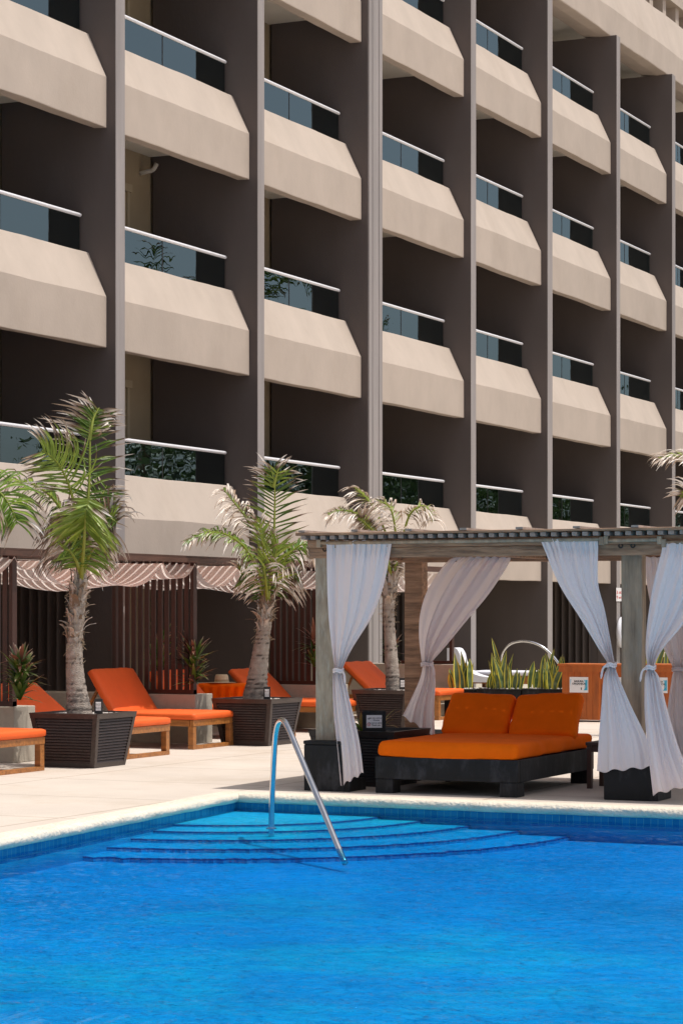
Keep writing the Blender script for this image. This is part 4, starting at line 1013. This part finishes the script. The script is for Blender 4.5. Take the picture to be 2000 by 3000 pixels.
# small side tables around the bed
def stool(label, x, y, wd, h, m='darkteak', top=.03, sl=.045):
    t = thing('side_stool', label, 'side table', (x, y, 0), 0, 'small dark tables around the daybed')
    mb = MB(); mb.box(-.01, wd + .01, -.01, wd + .01, h - top, h); mb.build('table_top', M[m], t, bevel=.003)
    for a in (0, wd - sl):
        for c_ in (0, wd - sl):
            mb = MB(); mb.box(a, a + sl, c_, c_ + sl, 0, h - top - .001); mb.build('leg', M[m], t)
    mb = MB(); mb.box(sl, wd - sl, .008, .03, h - top - .06, h - top - .001); mb.build('apron', M[m], t)
stool('small dark wooden table between daybed and right curtain', -7.155, 20.92, .40, .43)
stool('small dark table whose legs show under the daybed', -9.0, 21.2, .36, .36)
mb = MB(); mb.box(-.13, .13, -.1, .16, 0, .655); o = mb.build('pedestal', M['blackpaint'], None, bevel=.008); o.location = (-7.17, 21.95, 0)
tag(o, 'tall black pedestal behind the right end of the daybed', 'pedestal')
# ------------------------------------------------------------ pool handrail
hr = thing('pool_handrail', 'bent stainless steel handrail standing in the pool steps', 'handrail', (-8.656, 17.382, ZW))
pts = [(-8.656, 17.382, -.30), (-8.652, 17.378, -.05), (-8.631, 17.356, .24), (-8.600, 17.322, .50), (-8.575, 17.297, .64), (-8.535, 17.255, .725), (-8.475, 17.192, .765), (-8.405, 17.118, .757), (-8.325, 17.034, .70), (-8.197, 16.901, .575), (-8.0, 16.695, .38), (-7.818, 16.504, .205), (-7.481, 16.15, -.13), (-7.38, 16.05, -.23)]
P_ = spline(pts, 90); mb = MB(); mb.tube([p - Vector(hr.location) for p in P_], .0235, 20); mb.build('rail', M['chrome'], hr, smooth=True)
mb = MB(); lathe(mb, [(.045, -.006), (.045, .0), (.026, .006)], (0, 0, .0)); mb.build('flange', M['chrome'], hr)
# ------------------------------------------------------------ things beyond
def snake(label, x0, x1, y, h0, n, seed, tall=None, dy=.22, pcol='blackpaint'):
    t = thing('snake_plant_trough', label, 'potted plant', ((x0 + x1) / 2, y, 0), 0, 'snake plants in dark troughs')
    hw_ = (x1 - x0) / 2; mb = MB(); mb.box(-hw_, hw_, -.02, dy + .18, 0, h0 - .02); mb.box(-hw_ - .008, hw_ + .008, -.03, dy + .19, h0 - .02, h0); mb.build('trough', M[pcol], t, bevel=.005)
    mb = MB()
    rr = random.Random(seed)
    for k in range(30):
        c = Vector((rr.uniform(-hw_ * .9, hw_ * .9), rr.uniform(0, dy + .1), h0 + .004)); r = rr.uniform(.01, .022)
        rows = [[c + Vector((cos(a_) * r * s_, sin(a_) * r * s_, z * r)) for a_ in [2 * pi * q / 6 for q in range(6)]] for z, s_ in ((-.3, .9), (.3, .9), (.7, .4))]
        g = mb.grid(rows, True); mb.f.append(tuple(g[-1]))
    o = mb.build('pebbles', M['pebble'], t); o['kind'] = 'stuff'
    mb = MB()
    for k in range(int(n * 1.1)):
        x = rr.gauss(0, .38) * hw_; x = max(-hw_ * .8, min(hw_ * .8, x)); yy = rr.uniform(.02, dy + .08); H = rr.uniform(.3, .66) * (1 - .35 * abs(x) / hw_)
        lean = Vector((x * .35 + rr.uniform(-.22, .22), rr.uniform(-.12, .12), 0))
        if tall and k == 0: x, H, lean = tall
        w_ = rr.uniform(.028, .048); bend = rr.uniform(-.12, .12); K = 10; rows = []; ang = rr.uniform(-.7, .7); Wd = (RT * cos(ang) + FW * sin(ang)); blunt = rr.random() < .3
        for q in range(K + 1):
            s_ = q / K; p = Vector((x, yy, h0)) + UP * H * s_ * (1 - .12 * s_ * abs(bend) * 6) + lean * H * s_ ** 1.4 + Wd * bend * H * s_ * s_
            ww = w_ * (.65 + .55 * sin(pi * min(1, s_ * .9 + .08))) * (1 - s_ ** (8 if blunt else 3.2) * .96)
            band = noise.noise(Vector((k * 3.1, s_ * 22, 0))); g1 = mixc((.045, .085, .03), (.16, .22, .10), max(0, min(1, .5 + band)))
            ye = (.62, .56, .07, 1); tipc = (.35, .20, .10)
            if s_ > .93: g1 = mixc(g1, tipc, .7)
            N_ = Wd.cross(UP)
            rows.append([(p - Wd * ww + N_ * ww * .3, ye), (p - Wd * ww * .68 + N_ * ww * .12, ye), (p - Wd * ww * .6 + N_ * ww * .1, g1 + (1,)), (p, g1 + (1,)), (p + Wd * ww * .6 + N_ * ww * .1, g1 + (1,)), (p + Wd * ww * .68 + N_ * ww * .12, ye), (p + Wd * ww + N_ * ww * .3, ye)])
        mb.grid(rows)
    mb.build('blades', M['blade'], t, col=True)
    return t
snake('yellow edged snake plants in the leftmost dark trough behind lounger', -13.93, -13.45, 33.98, .44, 17, 3)
snake('tallest yellow edged snake plants in the middle dark trough', -13.40, -12.68, 34.0, .45, 30, 6, tall=(.0, .80, Vector((-.25, 0, 0))))
snake('yellow edged snake plants in the trough beside the timber bins', -12.66, -12.0, 34.0, .46, 30, 8)
snake('short snake plant tips showing above the timber bin lids', -11.9, -10.8, 36.2, .62, 14, 15)
def cabinet(label, x0, x1, y, txt, seed, H=.86):
    t = thing('litter_cabinet', label, 'litter bin', (x0, y, 0), 0, 'orange timber litter cabinets'); wd = x1 - x0
    mb = MB(); n = 6; q = wd / n
    for k in range(n): mb.box(k * q + .003, (k + 1) * q - .003, 0, .02, .03, H - .12)
    mb.box(.004, wd - .004, .006, .5, .03, H - .125); mb.build('body', M['cabinet'], t)
    mb = MB(); mb.box(-.04, wd + .04, -.03, .02, H - .12, H - .03); mb.build('top_rail', M['cabinet'], t)
    mb = MB(); mb.box(-.055, wd + .055, -.045, .56, H - .029, H); mb.build('lid', M['cabinet'], t, bevel=.006)
    s = MB(); cw = .29; cx = wd * .46; cz = H - .31; s.box(cx - cw / 2, cx + cw / 2, -.004, -.0005, cz - .115, cz + .115); c = s.build('notice', M['card'], t)
    if txt:
        add_text(c, 'BASURA', .040, (cx - .0, -.0055, cz + .052), M['ink'], bold=.0012); add_text(c, 'ORGANICA', .040, (cx - .0, -.0055, cz + .015), M['ink'], bold=.0012)
    g = MB(); g.box(cx - .07, cx + .065, -.0052, -.004, cz - .0065, cz - .005); g.box(cx + .028, cx + .048, -.0052, -.004, cz - .045, cz - .040); g.box(cx + .031, cx + .045, -.0052, -.004, cz - .075, cz - .046); g.build('bin_symbol', M['ink'], c)
    def poly(pts, m, nm, off=.0055):
        b2 = MB(); a = [b2.vert((x + cx, -off, z + cz)) for x, z in pts]; b3 = [b2.vert((x + cx, -.0042, z + cz)) for x, z in pts]
        b2.f.append(tuple(a)); b2.f.append(tuple(b3[::-1])); L2 = len(pts)
        for k in range(L2): b2.f.append((a[k], a[(k + 1) % L2], b3[(k + 1) % L2], b3[k]))
        b2.build(nm, m, c)
    poly([(.135, .075), (.135, -.08), (.075, -.08), (.115, -.025), (.10, .02), (.112, .075)], M['cyan'], 'blue_print')
    poly([(.078, .075), (.110, .075), (.098, .02), (.112, -.025), (.09, -.055), (.105, .0)], M['cyanl'], 'pale_blue_print', .0050)
    poly([(-.135, .08), (-.118, .08), (-.134, -.02)], M['cyanl'], 'pale_blue_print')
cabinet('leftmost orange timber litter cabinet with organic waste notice', -11.83, -11.25, 33.45, True, 1)
cabinet('middle orange timber litter cabinet partly behind curtain', -11.10, -10.72, 33.60, False, 2)
cabinet('orange timber litter cabinet right of the right pergola post', -10.68, -10.15, 33.75, True, 3)
# poolside bits on the terrace
t = thing('cushioned_bench', 'teak bench with white cushion behind the snake plants', 'bench', (-16.35, 41.0, .2))
mb = MB(); mb.box(0, 1.7, 0, .06, .10, .24); mb.box(0, 1.7, .7, .76, .10, .24); mb.box(0, .06, .06, .7, .10, .24); mb.box(1.64, 1.7, .06, .7, .10, .24)
for x in (.02, 1.6):
    for y in (.01, .68): mb.box(x, x + .07, y, y + .07, 0, .1)
mb.build('frame', M['teak'], t); c = rbox(.85, .38, .29, 1.68, .74, .09, .03, 16, 8, 3, .0, .004, 2); c.build('cushion', M['whiteplastic'], t, smooth=True)
t = thing('white_chaise', 'curved white plastic chaise behind the snake plants', 'chaise', (-16.38, 40.6, .12))
mb = MB(); rows = []
prof = [(-.22, .84), (-.05, .84), (.03, .74), (.06, .62), (.12, .50), (.24, .40), (.42, .335), (.62, .30), (.62, .22), (-.22, .22)]
prof = spline([(x, 0, z) for x, z in prof], 40)
for y in (0, .3): rows.append([(p.x, y, p.z) for p in prof])
ids = mb.grid(rows, True); mb.f.append(tuple(ids[0])); mb.f.append(tuple(ids[1][::-1])); mb.build('shell', M['whiteplastic'], t)
t = thing('steel_arch', 'curved bright steel arch rising behind the snake plants', 'arch', (-14.9, 39, 0))
pp = spline([(-14.93, 39, .2), (-14.93, 39, .72), (-14.87, 39, .95), (-14.70, 39, 1.085), (-14.45, 39, 1.115), (-14.2, 39, 1.045), (-14.0, 39, .90), (-13.83, 39, .70), (-13.62, 39, .38), (-13.5, 39, .0)], 60)
mb = MB(); mb.tube([p - Vector(t.location) for p in pp], .022, 12); mb.build('rail', M['chrome'], t, smooth=True)
# warning plate and life ring on the fin
yf = FINS[6][0]
t = thing('warning_plate', 'small white warning plate with red print on a fin edge', 'sign', (XF + .012, yf + .06, 1.86))
mb = MB(); mb.box(-.004, .0, -.13, .42, 0, .30); mb.build('plate', M['card'], t)
for dz, y_ in ((.2, -.07), (.09, -.07)):
    g = MB(); s = 1 if dz > .1 else -1; a = [(.003, y_ - .035, dz - .03 * s), (.003, y_ + .035, dz - .03 * s), (.003, y_, dz + .035 * s)]; g.tube(a + [a[0]], .005, 4); g.build('red_triangle', M['red'], t)
add_text(t, 'AVISO', .075, (.003, .14, .19), M['red'], (pi / 2, 0, pi / 2)); add_text(t, 'ALBERCA', .06, (.003, .15, .08), M['red'], (pi / 2, 0, pi / 2))
t = thing('life_ring', 'white life ring hanging behind the right pergola post', 'life ring', (XF + .07, yf + .22, 1.17))
mb = MB(); mb.tube([Vector((0, .30 * cos(q * pi / 18), .30 * sin(q * pi / 18))) for q in range(37)], .055, 12, False); mb.build('ring', M['whiteplastic'], t, smooth=True)
# counter and urn at right edge
t = thing('white_counter', 'low white counter glimpsed behind the right litter cabinet', 'counter', (-13.2, 42, 0))
mb = MB(); mb.box(0, 3.2, 0, .6, .80, .88); mb.build('table_top', M['whiteplastic'], t); mb = MB(); mb.box(.1, 3.1, .05, .55, 0, .8); mb.build('body', M['fin'], t)
t = thing('clay_urn', 'brown clay urn by the right edge curtain', 'urn', (-10.35, 36.5, 0))
mb = MB(); lathe(mb, [(.01, 0), (.14, 0), (.20, .15), (.25, .45), (.26, .70), (.19, .92), (.13, 1.02), (.16, 1.06), (.15, 1.07), (.10, 1.0)], (0, 0, 0)); mb.build('urn_body', M['clay'], t, smooth=True)
# teal towel on the left edge balcony
# ------------------------------------------------------------ tall palms across the garden (seen in the balcony glass)
def bigpalm():
    t = thing('tall_palm', 'tall garden palm mirrored in the balcony glass', 'palm tree', (0, 0, 0), 0, 'tall garden palms mirrored in the glass')
    mb = MB(); pts = spline([(0, 0, 0), (.15, .1, 3), (.1, .3, 6), (-.1, .3, 8.6)], 20); mb.tube(pts, [lerp(.22, .13, k / 19) for k in range(20)], 10, True, (.25, .2, .16, 1)); mb.build('trunk', M['bark'], t, col=True)
    rr = random.Random(77); top = pts[-1]
    for k in range(17):
        a = k * 2.4; e = rr.uniform(.1, 1.3); o1 = Vector((cos(a) * cos(e), sin(a) * cos(e), sin(e))); ln = rr.uniform(2.4, 3.2)
        p = [top, top + o1 * ln * .4, top + o1 * ln * .75 + UP * -.15 * ln * (1.3 - e), top + o1 * ln + UP * -.55 * ln * (1.4 - e)]
        frond(t, p, .62, 34, o1.cross(UP).cross(o1) + UP * .2, .9, .1, .15, 900 + k, hue=3, wid=.045, shade=.55)  # leaf colour darkened, painting in the backlit silhouettes mirrored by the glass
    return t
b0 = bigpalm()
for k, (x, y, s) in enumerate([(-5.5, 55, 1.0), (-3.0, 60, 1.15), (2.5, 55, .95), (-2.0, 63, 1.1), (3.5, 66, 1.2), (-1.5, 72, 1.0), (6.5, 60, 1.15), (1.0, 80, 1.1), (5, 74, 1.1)]):
    o = b0 if k == 0 else copy_tree(b0)
    o.location = (x, y, 0); o.rotation_euler.z = k * 1.7; o.scale = (s, s, s)
def bush(x, y, r, h, seed, label):
    t = thing('garden_tree', label, 'tree', (x, y, 0), 0, 'rounded garden trees mirrored in the glass'); rr = random.Random(seed)
    mb = MB(); mb.tube([(0, 0, 0), (.1, 0, h * .4), (0, .1, h * .7)], [.16, .12, .06], 8, True, (.2, .15, .1, 1)); mb.build('trunk', M['bark'], t, col=True)
    mb = MB()
    for k in range(5200):
        v = Vector((rr.gauss(0, 1), rr.gauss(0, 1), rr.gauss(0, 1))).normalized(); rad = rr.uniform(.55, 1) * (1 + .25 * noise.noise(v * 2 + Vector((seed, 0, 0))))
        p = Vector((v.x * r * rad, v.y * r * rad, h * .58 + v.z * h * .44 * rad)); s = rr.uniform(.07, .17); a = Vector((rr.gauss(0, 1), rr.gauss(0, 1), rr.gauss(0, 1))).normalized(); b_ = a.orthogonal().normalized()
        g = rr.choice([(.05, .09, .02), (.03, .06, .015), (.07, .12, .03)]) + (1,)
        i_ = [mb.vert(p + a * s, g), mb.vert(p + b_ * s * .5, g), mb.vert(p - a * s, g), mb.vert(p - b_ * s * .5, g)]; mb.f.append(tuple(i_))
    mb.build('crown', M['leaf'], t, col=True)
bush(-3.5, 54, 3.3, 8.6, 5, 'rounded garden tree mirrored in the balcony glass')
g0 = [o for o in bpy.data.objects if o.name.startswith('garden_tree')][0]
for k, (x, y, s_) in enumerate([(-.5, 59, .95), (-6, 63, 1.0), (-1.5, 68, 1.1), (-7.5, 75, 1.05), (-2.5, 79, 1.1), (-8, 87, 1.1), (-3, 92, 1.2), (-8.5, 99, 1.2), (-4, 106, 1.25)]):
    o = copy_tree(g0); o.location = (x, y, 0); o.rotation_euler.z = k * 1.3; o.scale = (s_, s_, s_)

tw = MB(); rows = []
for j in range(12):
    y = lerp(26.45, 26.74, j / 11); rows.append([(-17.25 + .012 * sin(j * 1.3 + k), y, lerp(3.93, 3.60, k / 8)) for k in range(9)])
tw.grid(rows); tag(tw.build('towel', mat('teal_towel', (.02, .20, .24), .9), None, smooth=True, solid=.006), 'teal towel hanging inside the balcony glass at the left edge', 'towel')
